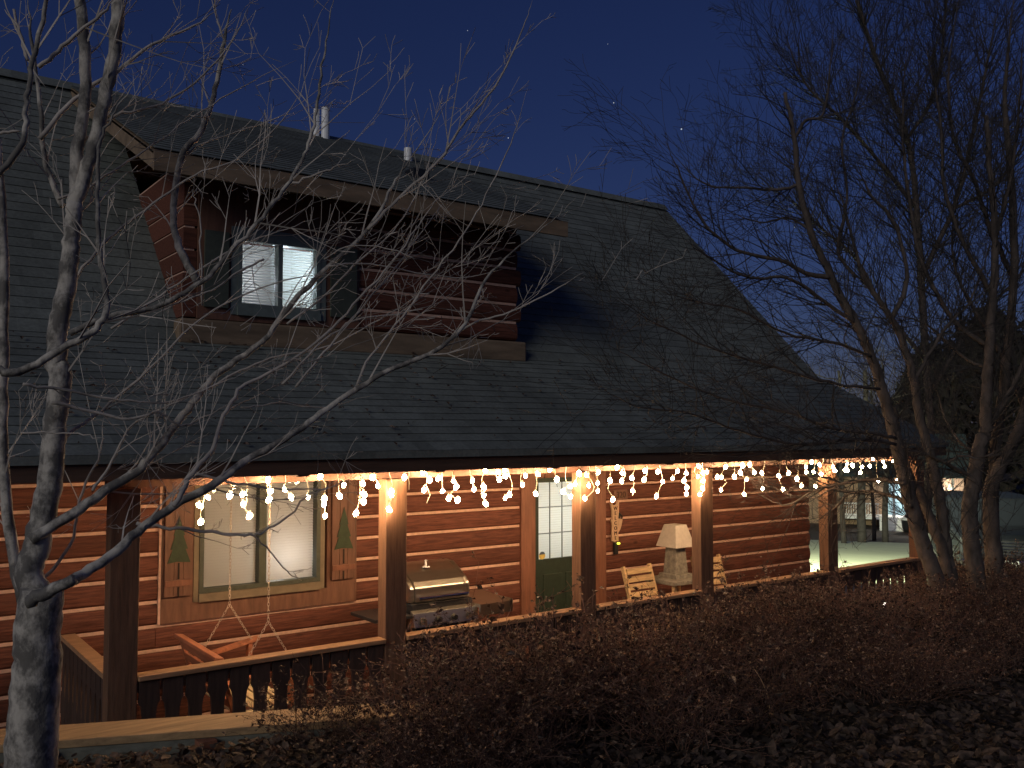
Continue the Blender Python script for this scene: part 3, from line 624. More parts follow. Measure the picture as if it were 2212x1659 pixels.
# ------------------------------------------------------------------ icicle light string along the eave
K1 = lambda u, v: (57.6+u*.36456, 921.7+v*.36456); K2 = lambda u, v: (748.8+u*.28645, 950.4+v*.28645)
K3 = lambda u, v: (1209.7+u*.28645, 950.4+v*.28645); K4 = lambda u, v: (1670.5+u*.24479, 921.7+v*.24479)
DR = [
(K1, [(1045,310),(1055,350),(1050,440),(1045,475),(1030,520),(1030,560)], [(1075,418),(1020,463),(1033,562)]),
(K1, [(1205,310),(1220,365),(1205,400)], [(1205,405)]),
(K1, [(1290,300),(1310,345),(1305,450),(1290,480),(1320,530)], [(1280,400),(1282,458),(1322,528)]),
(K1, [(1432,300),(1425,350),(1432,430)], [(1432,312),(1443,373),(1437,430)]),
(K1, [(1535,295),(1530,360),(1565,410)], [(1527,372),(1567,417)]),
(K1, [(1650,300),(1668,360),(1667,410)], [(1667,415)]),
(K1, [(1740,290),(1775,340),(1765,430),(1765,520)], [(1740,293),(1765,425),(1763,458),(1768,527)]),
(K1, [(1845,285),(1850,330),(1850,400)], [(1880,345),(1852,408)]),
(K1, [(1975,280),(1970,440),(1955,505)], [(1992,335),(1997,397),(1997,443),(1952,512)]),
(K1, [(2062,280),(2080,345)], [(2047,300),(2081,350)]),
(K1, [(2150,280),(2165,340),(2162,400),(2150,485)], [(2165,382),(2162,402),(2150,490)]),
(K2, [(474,240),(468,290),(470,375)], [(440,280)]),
(K2, [(605,235),(600,340),(630,420),(605,478)], [(628,300),(583,375),(575,240)]),
(K2, [(718,235),(725,380)], [(693,288),(725,385)]),
(K2, [(803,250),(830,330),(785,410),(835,450)], [(803,310),(828,350),(770,437),(838,452)]),
(K2, [(930,228),(945,300),(960,365)], [(950,305),(960,370)]),
(K2, [(1045,225),(1020,300),(1015,400),(1045,478)], [(1045,228),(1033,352),(1037,418),(1047,480)]),
(K2, [(1125,225),(1130,280),(1150,292)], [(1145,240),(1153,295)]),
(K2, [(1215,225),(1250,330),(1240,400),(1198,435)], [(1190,228),(1197,270),(1228,410),(1195,437)]),
(K2, [(1320,215),(1310,320),(1325,335)], [(1347,268),(1327,338)]),
(K2, [(1420,212),(1435,320),(1418,425)], [(1440,255),(1425,405)]),
(K2, [(1560,212),(1572,270),(1585,292)], [(1533,220),(1585,295)]),
(K2, [(1655,210),(1650,290),(1670,350),(1635,388),(1688,422)], [(1688,348),(1632,390),(1690,425)]),
(K2, [(1760,208),(1745,230),(1722,328)], [(1757,252),(1723,332)]),
(K2, [(1832,207),(1820,270),(1872,350),(1860,385),(1802,438)], [(1813,265),(1830,343),(1800,440)]),
(K2, [(1880,205),(1885,260),(1893,380)], [(1898,242),(1893,325),(1895,383)]),
(K2, [(1990,203),(1985,310),(1970,370),(2006,445)], [(1987,305),(2008,448)]),
(K2, [(2085,203),(2105,260),(2077,305)], [(2077,250),(2075,308),(2040,205)]),
(K2, [(2175,198),(2150,285),(2168,320),(2157,420)], [(2150,285),(2157,383)]),
(K3, [(655,190),(655,260),(637,293)], [(640,232),(635,297)]),
(K3, [(750,190),(775,310),(732,418)], [(737,238),(773,312),(728,422)]),
(K3, [(890,188),(885,235),(852,288)], [(887,233),(850,290)]),
(K3, [(948,188),(950,250),(932,310),(957,355),(953,402)], [(952,250),(935,307),(957,357),(953,405)]),
(K3, [(1025,188),(1010,240),(1043,272)], [(1052,200),(1045,275)]),
(K3, [(1075,188),(1090,300),(1095,380),(1062,408)], [(1082,245),(1083,307),(1077,362),(1060,410)]),
(K3, [(1145,186),(1115,238)], [(1112,240)]),
(K3, [(1250,186),(1215,280),(1258,318),(1213,372)], [(1250,200),(1185,278),(1217,280),(1213,377)]),
(K3, [(1315,185),(1315,270)], [(1315,275)]),
(K3, [(1380,185),(1360,243),(1392,290),(1387,403)], [(1375,190),(1360,245),(1410,298),(1387,408)]),
(K3, [(1440,182),(1463,243)], [(1430,185),(1465,245)]),
(K3, [(1545,180),(1522,250),(1540,300),(1527,366)], [(1522,248),(1527,368)]),
(K3, [(1662,178),(1650,270),(1665,330),(1680,370)], [(1650,270),(1682,372)]),
(K3, [(1700,176),(1725,248)], [(1725,250)]),
(K3, [(1800,172),(1787,290),(1820,341)], [(1787,290),(1822,343)]),
(K3, [(1880,170),(1857,200),(1858,240)], [(1897,165),(1855,203),(1858,243)]),
(K3, [(1930,168),(1912,240),(1965,258),(1925,348)], [(1910,243),(1970,260),(1925,350)]),
(K3, [(1985,165),(1960,185)], [(1958,187)]),
(K3, [(2050,163),(2063,200),(2078,228)], [(2063,200),(2078,230)]),
(K3, [(2175,158),(2150,222)], [(2165,178),(2150,225)]),
(K4, [(640,290),(652,322),(652,380)], [(652,322),(652,383)]),
(K4, [(690,288),(697,338)], [(697,340)]),
(K4, [(735,286),(782,350),(768,402)], [(782,350),(768,405)]),
(K4, [(850,284),(850,345)], [(850,348)]),
(K4, [(880,282),(877,284)], [(877,283)]),
(K4, [(950,280),(968,312),(984,350)], [(968,312),(985,352)]),
(K4, [(915,282),(910,370),(925,472)], [(925,475)]),
(K4, [(1085,272),(1062,305),(1094,333)], [(1083,275),(1062,305),(1095,335)]),
(K4, [(1170,270),(1184,385)], [(1185,388)]),
(K4, [(1110,272),(1095,410),(1092,466)], [(1092,470)]),
]
YS = 6.630
LS = thing('icicle_light_string', 'warm white icicle light string lit along the whole porch eave', 'string lights', (6.5, YS, 2.3))
bulb_me = MB(); 
_ico = bpy.data.meshes.new('bulb')
def bulb_mesh():
    m = MB().lathe([(.002, -.026), (.012, -.019), (.0175, -.006), (.0155, .008), (.008, .018)], n=8); return m.mesh('bulb', M['bulb'], smooth=True)
BM = bulb_mesh(); CAPM = MB().lathe([(.0075, .018), (.0075, .036)], n=6).mesh('bulb_cap', M['wire'])
allx = []
def offpost(p):      # where a drop hangs in front of a post it lies against the post's face
    for x in POSTS:
        if abs(p.x-x) < .115 : return Vector((p.x*.9850, 6.531, p.z+(2.6-p.z)*.015))
    return p
for fn, wr, bl in DR:
    P = []
    for i, (a, b) in enumerate(wr):
        p = atY(*fn(a, b), YS + .006*math.sin(i*2.1)); P.append(offpost(p))
    top = P[0].copy(); top.z = 2.355; allx.append(top)
    pts = [top]
    for i in range(len(P)):
        if i: pts.append((P[i-1]+P[i])/2+Vector((random.uniform(-.006, .006), random.uniform(-.006, .006), 0)))
        pts.append(P[i])
    bs = [offpost(atY(*fn(a, b), YS-.008)) for a, b in bl]
    m = MB().tube(pts, .0033, 5)
    for q in bs:   # short lead from wire to bulb
        n_ = min(pts, key=lambda c: (c-(q+Vector((0, 0, .04)))).length); m.tube([n_, (n_+q+Vector((0, 0, .036)))/2, q+Vector((0, 0, .034))], .003, 4)
    dw_ = m.build('drop_wire', M['wire'], LS)
    for q in bs:
        o = bpy.data.objects.new('bulb', BM); COL.objects.link(o); o.parent = dw_; o.location = q-wloc(LS)
        o.rotation_euler = (random.uniform(-.4, .4), random.uniform(-.7, .7), 0); o.scale = (random.uniform(.82, 1.22),)*3
        o = bpy.data.objects.new('bulb_socket', CAPM); COL.objects.link(o); o.parent = dw_; o.location = q-wloc(LS); o.rotation_euler = (0, 0, 0)
allx.sort(key=lambda p: p.x)
MB().tube([Vector((p.x, YS-.03, 2.355+.008*math.sin(p.x*9))) for p in allx], .004, 5).build('main_wire', M['wire'], LS)

# ------------------------------------------------------------------ timber plank edging at the top of the bank
P1 = Vector((.62, 5.90, .85)); P2 = Vector((2.95, 4.92, .85))
T = thing('bank_edging', 'weathered plank edging on short posts at the top of the leafy bank', 'edging', (1.8, 5.45, .7))
dv = (P2-P1).normalized(); sd = Vector((-dv.y, dv.x, 0)); mid = P1.lerp(P2, .70)
MB().beam(P1+sd*.12, mid+sd*.12-dv*.003, .30, .045).build('plank', M['timber'], T, bevel=.004)
MB().beam(mid+sd*.12+dv*.003, P2+sd*.12, .30, .043).build('plank', M['timber'], T, bevel=.004)
MB().beam(P1+Vector((0, 0, -.075)), P2+Vector((0, 0, -.075)), .04, .10).build('edge_board', M['greytimber'], T)
for f_ in (.16, .5, .86):
    q = P1.lerp(P2, f_)-sd*.04; MB().box(q.x-.05, q.x+.05, q.y-.045, q.y+.045, .5, .822).build('post', M['trim'], T)

# ------------------------------------------------------------------ fallen leaves
def leaves(n, xs, ys, szr, seed, mat_, name, label, cat='', zoff=.0, stack=.05):
    r = np.random.default_rng(seed)
    x = r.uniform(*xs, n); y = r.uniform(*ys, n); e = bank_edge(x); ok = y < e+.5; x, y = x[ok], y[ok]; n = len(x)
    z = height(x, y)+zoff+r.uniform(0, stack, n); s = r.uniform(*szr, n)*(1+.6*(r.random(n) < .12))
    yaw = r.uniform(0, 2*np.pi, n); pit = r.normal(0, .55, n); rol = r.normal(0, .5, n); cu = r.uniform(.1, .7, n)
    # leaf outline, 8 points + folded along midrib
    base = np.array([(-.5,0,0),(-.28,.22,1),(.0,.30,1),(.3,.18,1),(.52,0,0),(.3,-.18,1),(.0,-.30,1),(-.28,-.22,1)])
    jit = r.uniform(.75, 1.2, (n, 8))
    px = base[None, :, 0]*s[:, None]; py = base[None, :, 1]*s[:, None]*jit; pz = np.abs(base[None, :, 1])*s[:, None]*cu[:, None]*1.4+(base[None, :, 0]**2)*s[:, None]*cu[:, None]*1.2
    cp, sp_ = np.cos(pit)[:, None], np.sin(pit)[:, None]; px, pz = px*cp-pz*sp_, px*sp_+pz*cp
    cr_, sr = np.cos(rol)[:, None], np.sin(rol)[:, None]; py, pz = py*cr_-pz*sr, py*sr+pz*cr_
    c, q = np.cos(yaw)[:, None], np.sin(yaw)[:, None]; px, py = px*c-py*q, px*q+py*c
    V_ = np.stack([px+x[:, None], py+y[:, None], pz+z[:, None]], 2).reshape(-1, 3)
    b = np.arange(n)[:, None]*8
    F_ = np.concatenate([b+np.array([[0, 7, 6, 5]]), b+np.array([[0, 5, 4, 4]])*0+np.array([[0, 5, 4, 3]]), b+np.array([[0, 3, 2, 1]])])
    o = bpy.data.objects.new(name, npmesh(name, V_, F_, mat_)); COL.objects.link(o); o['kind'] = 'stuff'; o['label'] = label; o['category'] = cat or 'leaves'
    return o
leaves(42000, (-.6, 9.5), (1.2, 6.2), (.035, .075), 1, M['leaf'], 'fallen_leaves', 'brown fallen leaves lying thick on the dark bank')

lf = MB(); q = random.Random(31)
for _ in range(420):
    x = q.uniform(1.0, 11.5); t_ = q.random(); y = 6.36+1.9*t_; z = 2.47+.958*(y-6.33)/1.97+.012; s_ = q.uniform(.012, .035); a = q.uniform(0, 6.28)
    c_, n_ = math.cos(a)*s_, math.sin(a)*s_
    lf.quad((x-c_, y-n_, z-n_*.48), (x+n_*.5, y-c_*.5, z-c_*.24+.008), (x+c_, y+n_, z+n_*.48), (x-n_*.5, y+c_*.5, z+c_*.24+.012))
o = lf.build('roof_leaves', M['bushleaf']); o['kind'] = 'stuff'; o['label'] = 'scattered dry leaves lying on the porch roof'; o['category'] = 'leaves'
# ------------------------------------------------------------------ woody plants
def smooth_path(P, n=4, jit=0, rr=None):
    P = [Vector(p) for p in P]; Q = [P[0]*2-P[1]]+P+[P[-1]*2-P[-2]]; out = []
    for i in range(1, len(Q)-2):
        for k in range(n):
            t = k/n; a, b, c, d = Q[i-1], Q[i], Q[i+1], Q[i+2]
            p = .5*((2*b)+(-a+c)*t+(2*a-5*b+4*c-d)*t*t+(-a+3*b-3*c+d)*t**3)
            if jit and k: p = p+Vector((rr.gauss(0, jit), rr.gauss(0, jit), rr.gauss(0, jit)))
            out.append(p)
    out.append(P[-1]); return out
def grow(mb, rr, p, d, L, r, lev, bend=.18, up=.05, kids=(2, 4), ratio=(.4, .7), ang=(.5, 1.0), seg=.09, n=3, rmin=.0012):
    k = max(3, int(L/seg)); pts = [p.copy()]; rad = [r]; dd = d.copy(); spots = []
    for i in range(k):
        dd = (dd+Vector((rr.gauss(0, bend), rr.gauss(0, bend), rr.gauss(0, bend)+up))).normalized()
        p = p+dd*(L/k); pts.append(p.copy()); rad.append(max(rmin, r*(1-.8*(i+1)/k))); spots.append((p.copy(), dd.copy(), rad[-1], (i+1)/k))
    mb.tube(pts, rad, n, False)
    if lev <= 0: return
    for _ in range(rr.randint(*kids)):
        q, dq, rq, f_ = rr.choice(spots[max(0, len(spots)//5):])
        s = dq.orthogonal().normalized(); s.rotate(Matrix.Rotation(rr.uniform(0, 6.28), 4, dq)); a = rr.uniform(*ang)
        nd = (dq*math.cos(a)+s*math.sin(a)).normalized()
        grow(mb, rr, q, nd, L*rr.uniform(*ratio)*(1.1-.5*f_), rq*.7, lev-1, bend, up, kids, ratio, ang, seg*.8, n, rmin)
def branch(tree, P, depths, r0, r1, m, rr, jit=.006, n=8, name='branch', twigs=None, tden=6.5, tL=(.12, .42), lev=2, up=.03, fac=1.0, side=None):
    """traced limb: (U,V) points with a forward distance each, radii in view pixels"""
    if not hasattr(depths, '__len__'): depths = [depths]*len(P)
    ds = [depths[0]+(depths[-1]-depths[0])*i/(len(P)-1) for i in range(len(P))] if len(depths) != len(P) else depths
    W = [atD(u, v, d) for (u, v), d in zip(P, ds)]
    S_ = smooth_path(W, 5, jit*.35, rr); k = len(S_)
    ra = [(r0+(r1-r0)*i/(k-1))/FPX*(ds[0]+(ds[-1]-ds[0])*i/(k-1))*rr.uniform(.965, 1.035)*(1 if (r1 > 5 or name == 'trunk') else min(1, .25+(k-1-i)/(.25*k))) for i in range(k)]
    o = MB().tube(S_, ra, n).build(name, m, tree, smooth=True)
    if twigs is not None:
        L = sum((S_[i+1]-S_[i]).length for i in range(k-1)); cnt = int(L*tden)
        for _ in range(cnt):
            i = rr.randint(max(1, int(k*.12)), k-2); dq = (S_[i+1]-S_[i]).normalized(); s = dq.orthogonal().normalized(); s.rotate(Matrix.Rotation(rr.uniform(0, 6.28), 4, dq))
            a = rr.uniform(.35, .95); grow(twigs, rr, S_[i], (dq*math.cos(a)+s*math.sin(a)).normalized(), rr.uniform(*tL), min(ra[i]*.5, .0034*fac), lev, bend=.09, up=up, ang=(.35, .9), rmin=.0009*fac)
    return o
rr = random.Random(11)
LT = thing('bare_tree', 'bare grey-barked tree close to the camera at the left edge', 'tree', (.35, 2.7, .8))
tw = MB()
def BR(P, d, r0, r1, **kw): return branch(LT, P, d, r0, r1, M['bark'] if r0 > 6 else M['twigl'], rr, twigs=tw, **kw)
# trunk
branch(LT, [(62, 1800), (66, 1660), (72, 1560), (80, 1440), (82, 1350), (92, 1270)], 2.6, 58, 44, M['bark'], rr, .004, 16, 'trunk')
BR([(88, 1300), (62, 1240), (80, 1180), (98, 1090), (112, 1000), (118, 930), (130, 826), (122, 775), (128, 700), (140, 640), (152, 560), (156, 500), (162, 440)], [2.62, 2.75], 30, 16, n=12, tden=3)
BR([(160, 450), (163, 380), (168, 312), (182, 229), (184, 104), (172, 0), (168, -60)], [2.75, 2.8], 14, 11, n=8)
BR([(160, 450), (176, 405), (200, 320), (224, 229), (238, 160), (250, 90), (255, 0), (258, -60)], [2.75, 2.75], 15, 13, n=8)
BR([(136, 445), (112, 390), (95, 330), (84, 200), (70, 100), (60, 0)], 2.9, 7, 3)
BR([(-5, 300), (8, 520), (10, 760), (6, 950), (22, 1150), (50, 1300)][::-1], [2.9, 3.1], 13, 8, n=8)
BR([(-10, 803), (38, 804), (112, 766), (200, 718), (229, 676), (227, 618), (217, 560), (213, 500), (212, 400), (217, 304), (250, 240), (290, 180)], [2.2, 2.4], 9.5, 2.5)
BR([(-10, 385), (50, 308), (56, 233), (67, 167), (83, 75), (100, 0), (105, -40)], [2.3, 2.4], 7, 4)
BR([(0, 288), (46, 283)], 2.35, 3.5, 3, tden=0)
BR([(83, 145), (133, 100), (196, 50), (250, -5)], 2.4, 5, 3)
BR([(86, 300), (160, 215), (270, 140), (330, 95), (420, 55), (470, 20)], [2.8, 3.0], 5.5, 1.5)
BR([(66, 1166), (158, 1110), (225, 1060), (292, 1022), (346, 964), (385, 910), (433, 847), (480, 800), (565, 740), (635, 650), (710, 575), (795, 495), (850, 400), (885, 345), (960, 230)], [2.6, 3.3], 12, 2.2, n=10)
BR([(795, 495), (860, 430), (945, 350), (1000, 270), (1040, 225), (1085, 160), (1130, 60), (1150, 0)], [3.1, 3.3], 4, 1.2)
BR([(150, 720), (242, 683), (300, 672), (350, 658), (438, 608), (496, 546), (540, 500), (585, 445), (620, 400), (650, 350), (670, 300), (685, 220), (700, 125), (712, 40), (722, -10)], [2.5, 2.9], 7, 2)
BR([(620, 400), (680, 378), (720, 362), (770, 345)], 2.9, 3.2, 1.2)
BR([(60, 1300), (110, 1275), (160, 1250)], 2.45, 15, 12, n=12, tden=0)
BR([(150, 1258), (183, 1239), (250, 1193), (308, 1139), (375, 1093), (471, 1039), (540, 990), (615, 949), (680, 904), (755, 850), (850, 795), (940, 758), (1005, 700), (1040, 620), (1106, 545), (1190, 480), (1250, 418)], [2.45, 3.4], 12.5, 1.4, n=10)
BR([(950, 752), (1020, 700), (1106, 672), (1190, 632), (1262, 588)], [3.2, 3.3], 3, 1.2)
BR([(375, 1093), (417, 1022), (458, 975), (475, 920), (500, 868), (530, 830), (610, 790), (700, 725), (780, 640), (860, 550), (930, 450), (990, 380)], [2.6, 3.2], 6, 1.5)
BR([(640, 835), (700, 760), (750, 700), (820, 620), (900, 515), (965, 430)], [2.9, 3.2], 3, 1)
BR([(770, 835), (800, 770), (870, 685), (930, 600), (1005, 500), (1060, 400), (1110, 290), (1140, 190)], [3.0, 3.3], 3, 1)
BR([(610, 830), (700, 735), (780, 688), (860, 680), (960, 650)], [2.9, 3.2], 3, 1)
BR([(112, 870), (180, 885), (280, 905), (340, 890), (390, 920), (440, 900), (520, 860)], [2.6, 2.9], 4, 1.5)
BR([(50, 830), (130, 840), (200, 855), (300, 868), (380, 865), (470, 830), (560, 790)], [2.5, 2.9], 3.5, 1.2)
BR([(45, 935), (110, 935), (180, 940), (230, 950)], 2.5, 2.2, 1)
BR([(295, 1130), (350, 1139), (440, 1149), (530, 1157), (570, 1149), (630, 1109), (665, 1070), (705, 1054), (730, 1030)], [2.7, 3.0], 4, 1.5, tL=(.06, .2))
BR([(420, 1020), (485, 1039), (560, 1052), (640, 1056), (710, 1054), (780, 1020)], [2.8, 3.0], 3, 1.2, tL=(.06, .2))
BR([(550, 1159), (590, 1199), (625, 1239), (650, 1250)], [2.9, 3.0], 2, .9, tL=(.06, .15))
BR([(570, 560), (510, 590), (470, 620), (400, 650), (300, 700)], [2.9, 2.7], 2.5, 1.5)
BR([(240, 710), (330, 650), (420, 590), (500, 540), (600, 500), (690, 470)], [2.7, 3.0], 3, 1)
BR([(428, 612), (392, 545), (375, 470), (392, 340), (430, 290), (455, 230), (472, 160), (487, 75), (500, 20)], [3.0, 3.2], 9, 4)
BR([(390, 345), (440, 310), (560, 270), (640, 240)], 3.1, 2.5, 1)
BR([(437, 660), (435, 560), (432, 470), (415, 410)], 2.8, 2.2, 1.4)
BR([(60, 130), (40, 60), (10, 20)], 2.4, 3, 2); BR([(30, 20), (45, 80), (60, 130), (100, 190)], 2.6, 3, 2)
BR([(125, 430), (180, 410), (260, 360), (350, 300), (420, 250), (520, 190), (640, 130)], [2.8, 3.1], 3, 1)
BR([(84, 1262), (150, 1180), (180, 1060), (215, 980), (225, 900)], [2.7, 2.9], 4, 1.4)
BR([(200, 1060), (235, 1010), (275, 930), (330, 890), (400, 860), (470, 820)], [2.7, 2.9], 3.5, 1)
BR([(700, 560), (760, 530), (850, 540), (900, 560)], 3.0, 1.5, .8)
BR([(520, 880), (600, 870), (700, 880), (820, 850)], [2.9, 3.1], 2, .9)
BR([(120, 960), (200, 900), (300, 820), (420, 700), (520, 640), (640, 600), (760, 590)], [2.7, 3.1], 4, 1)
BR([(150, 620), (230, 520), (330, 440), (420, 380), (520, 340), (610, 260), (660, 180)], [2.8, 3.1], 3.5, 1)
BR([(183, 300), (250, 250), (330, 230), (420, 180), (500, 90), (540, 10)], [2.8, 3.0], 3.5, 1.2)
BR([(433, 847), (520, 800), (600, 770), (700, 750), (800, 700), (900, 640), (980, 560)], [2.9, 3.3], 3, .9)
BR([(620, 700), (700, 640), (780, 560), (850, 500), (900, 420), (930, 340), (950, 260)], [3.0, 3.3], 2.5, .9)
BR([(710, 575), (800, 570), (900, 590), (1000, 600), (1090, 580)], [3.0, 3.3], 2, .8)
tw.build('twigs', M['twigl'], LT, kind='stuff')
print('left twigs faces', len(tw.f))

# right-hand trees
def rtree(label, base, limbs, seed, tden=7, tL=(.3, 1.1), lev=2, fac=1.9):
    q = random.Random(seed); T_ = thing('bare_tree', label, 'tree', base); tw_ = MB()
    for i, (P, d, r0, r1) in enumerate(limbs):
        branch(T_, P, d, r0, r1, M['bark2'], q, .012, 9 if r0 > 6 else 5, 'trunk' if i == 0 else 'branch', twigs=tw_, tden=tden*1.7, tL=tL, lev=lev, fac=fac, up=.03)
    tw_.build('twigs', M['twig2'], T_, kind='stuff'); print(label[:30], len(tw_.f)); return T_
rtree('leaning bare tree with grey bark in front of the lit end of the eave', (7.9, 4.3, .8), [
 ([(2036, 1320), (2022, 1250), (1996, 1180), (1969, 1093), (1954, 1028), (1935, 947), (1920, 894), (1900, 825), (1881, 770), (1850, 700), (1796, 600), (1751, 500), (1726, 400), (1716, 300), (1696, 200)], [8.2, 8.2], 19, 4),
 ([(1796, 600), (1740, 590), (1680, 560), (1590, 540), (1520, 480), (1470, 380), (1440, 310)], [8.2, 7.8], 6, 1.5),
 ([(1850, 700), (1780, 650), (1700, 600), (1620, 600), (1540, 560), (1480, 520)], [8.2, 7.5], 5, 1.5),
 ([(1726, 400), (1680, 410), (1600, 405), (1520, 395), (1450, 330)], [8.2, 8.6], 4, 1.2),
 ([(1716, 300), (1740, 260), (1775, 250), (1790, 180), (1800, 60)], [8.2, 8.2], 4, 1.5),
 ([(1881, 770), (1800, 740), (1700, 720), (1600, 670), (1500, 650), (1400, 620)], [8.0, 7], 4, 1.2),
 ([(1900, 840), (1810, 830), (1700, 800), (1560, 760), (1420, 700), (1330, 640)], [8.0, 6.8], 4, 1.2),
 ([(1935, 947), (1880, 935), (1800, 925), (1700, 890), (1560, 860), (1400, 790), (1300, 740)], [8.0, 6.6], 4.5, 1.2),
 ([(1935, 960), (1850, 950), (1720, 960), (1600, 930), (1480, 890), (1380, 880), (1280, 830)], [8.0, 6.3], 4, 1.2),
 ([(1954, 1045), (1900, 1035), (1820, 1045), (1760, 1060), (1700, 1090), (1650, 1075)], [8.0, 10.0], 5, 1.2),
 ([(1760, 1060), (1720, 1050), (1690, 1060), (1640, 1040)], [9.4, 10.1], 2, 1),
 ([(1969, 1093), (1930, 1072), (1880, 1062), (1840, 1065), (1800, 1100), (1770, 1120)], [8.1, 10.3], 5, 1.2),
 ([(1840, 1065), (1800, 1055), (1765, 1075), (1735, 1070)], [9.6, 10.4], 2.5, 1),
 ([(1751, 500), (1700, 470), (1640, 480), (1560, 450)], [8.2, 8.6], 3, 1)], 21, tden=8)
rtree('second slim bare trunk leaning right behind the first', (8.2, 4.2, .8), [
 ([(2064, 1310), (2050, 1270), (2036, 1190), (2011, 1123), (1990, 1070), (1969, 1035), (1945, 960), (1930, 880)], [8.5, 8.7], 14, 6),
 ([(2066, 1300), (2050, 1226), (2040, 1160), (2032, 1093), (2022, 1040), (2011, 986), (1985, 894), (1975, 825), (1950, 740), (1926, 690), (1880, 620), (1856, 575), (1830, 470), (1800, 380)], [8.6, 8.8], 15, 3),
 ([(1926, 690), (1960, 600), (1930, 480), (1880, 420), (1850, 350)], [8.8, 9.2], 6, 2),
 ([(1975, 825), (2010, 760), (2050, 700), (2100, 640), (2140, 520)], [8.7, 9], 5, 1.5),
 ([(1850, 600), (1810, 540), (1830, 430), (1820, 300), (1850, 200), (1870, 80)], [8.8, 9], 4, 1.5),
 ([(2011, 986), (2040, 1000), (2080, 985), (2120, 990), (2180, 960)], [8.7, 8.5], 4, 1.5)], 22, tden=7)
rtree('tall upright bare tree near the right edge, left of the darkest trunk', (8.7, 4.2, .8), [
 ([(2112, 1330), (2111, 1264), (2098, 1169), (2094, 1100), (2104, 1035), (2118, 960), (2128, 932), (2130, 860), (2133, 825), (2137, 749), (2145, 640), (2150, 520), (2140, 380), (2130, 250)], [8.7, 9], 20, 5),
 ([(2128, 930), (2180, 850), (2212, 780), (2250, 700)], [8.9, 9], 8, 3),
 ([(2145, 640), (2080, 520), (2040, 400), (2030, 250), (2000, 100)], [9, 9.3], 6, 2),
 ([(2150, 520), (2180, 400), (2200, 250), (2210, 80)], [9, 9.3], 5, 2),
 ([(2137, 749), (2060, 690), (1990, 560), (1960, 400), (1950, 250), (1960, 80)], [9, 9.4], 6, 2),
 ([(2104, 1035), (2060, 1010), (2010, 985), (1960, 975), (1900, 990)], [8.8, 8.4], 5, 1.5),
 ([(2140, 800), (2080, 770), (2000, 700), (1930, 680)], [9, 9.2], 4, 1.5)], 23, tden=9)
rtree('dark bare tree forking at the right edge of the picture', (9.3, 3.9, .8), [
 ([(2160, 1330), (2150, 1245), (2141, 1140), (2140, 1060), (2160, 1010), (2187, 960), (2215, 880), (2240, 780)], [9, 9], 20, 9),
 ([(2141, 1120), (2146, 1040), (2150, 960), (2165, 860), (2175, 760), (2190, 600), (2185, 400), (2170, 200), (2190, 0)], [9.1, 9.6], 14, 5),
 ([(2190, 600), (2140, 500), (2100, 380), (2060, 300), (2050, 150), (2070, 0)], [9.6, 10], 6, 2),
 ([(2187, 980), (2130, 985), (2080, 960), (2040, 900), (2020, 820)], [9, 9.3], 4, 1.5),
 ([(2212, 880), (2160, 760), (2100, 660), (2060, 560), (2060, 420)], [9.2, 10], 6, 2)], 24, tden=9)
rtree('distant dark bare tree filling the upper right corner', (15.5, 6.0, -.2), [
 ([(2000, 1150), (2010, 950), (2000, 780), (1990, 600), (1980, 450), (1960, 300), (1900, 150), (1850, 0)], [17, 17], 10, 4),
 ([(1990, 600), (2060, 450), (2100, 300), (2130, 150), (2160, 0)], [17, 17], 6, 2),
 ([(1980, 450), (1900, 350), (1820, 260), (1740, 180), (1690, 60)], [17, 17], 5, 2),
 ([(1960, 300), (2020, 200), (2040, 50), (2050, -60)], [17, 17], 4, 2),
 ([(2000, 780), (1900, 650), (1850, 560), (1760, 480), (1700, 420)], [17, 17], 5, 2),
 ([(2060, 450), (2150, 400), (2220, 300)], [17, 17], 4, 2), ([(2010, 850), (2100, 700), (2180, 620), (2230, 560)], [17, 17], 5, 2)], 25, tden=9, tL=(1.0, 2.6), lev=3, fac=3.2)

# shrubs along the top of the bank
def shrub_mesh(seed, h, wdt, nst, nlf, name):
    q = random.Random(seed); st = MB(); tips = []
    for _ in range(nst):
        a = q.uniform(0, 6.28); rad = wdt*.25*q.random(); p = Vector((math.cos(a)*rad, math.sin(a)*rad, -.05)); lean = q.uniform(.1, 1.0)
        d = Vector((math.cos(a)*lean, math.sin(a)*lean, 1)).normalized(); v0 = len(st.v)
        grow(st, q, p, d, h*q.uniform(.7, 1.25), .0035, 2, bend=.20, up=-.01, kids=(2, 4), ratio=(.35, .6), seg=.06, rmin=.0011)
        tips += [st.v[i] for i in range(v0, len(st.v), 3)]
    lf = MB()
    for _ in range(nlf):
        p = Vector(q.choice(tips)); s = q.uniform(.010, .026)*(1.7 if q.random() < .15 else 1); d = Vector((q.gauss(0, 1), q.gauss(0, 1), q.gauss(0, .7))).normalized(); e = d.orthogonal().normalized(); e.rotate(Matrix.Rotation(q.uniform(0, 6.28), 4, d)); f2 = d.cross(e)*.25*s
        lf.quad(p, p+d*s*.6+e*s*.45+f2, p+d*s*1.3, p+d*s*.6-e*s*.45+f2)
    return st.mesh(name+'_stems', M['bush']), lf.mesh(name+'_leaves', M['bushleaf'])
SM = [shrub_mesh(50+i, .55, 1.0, 70, 1500, 'shrub') for i in range(4)]
spots = []
q = random.Random(5)
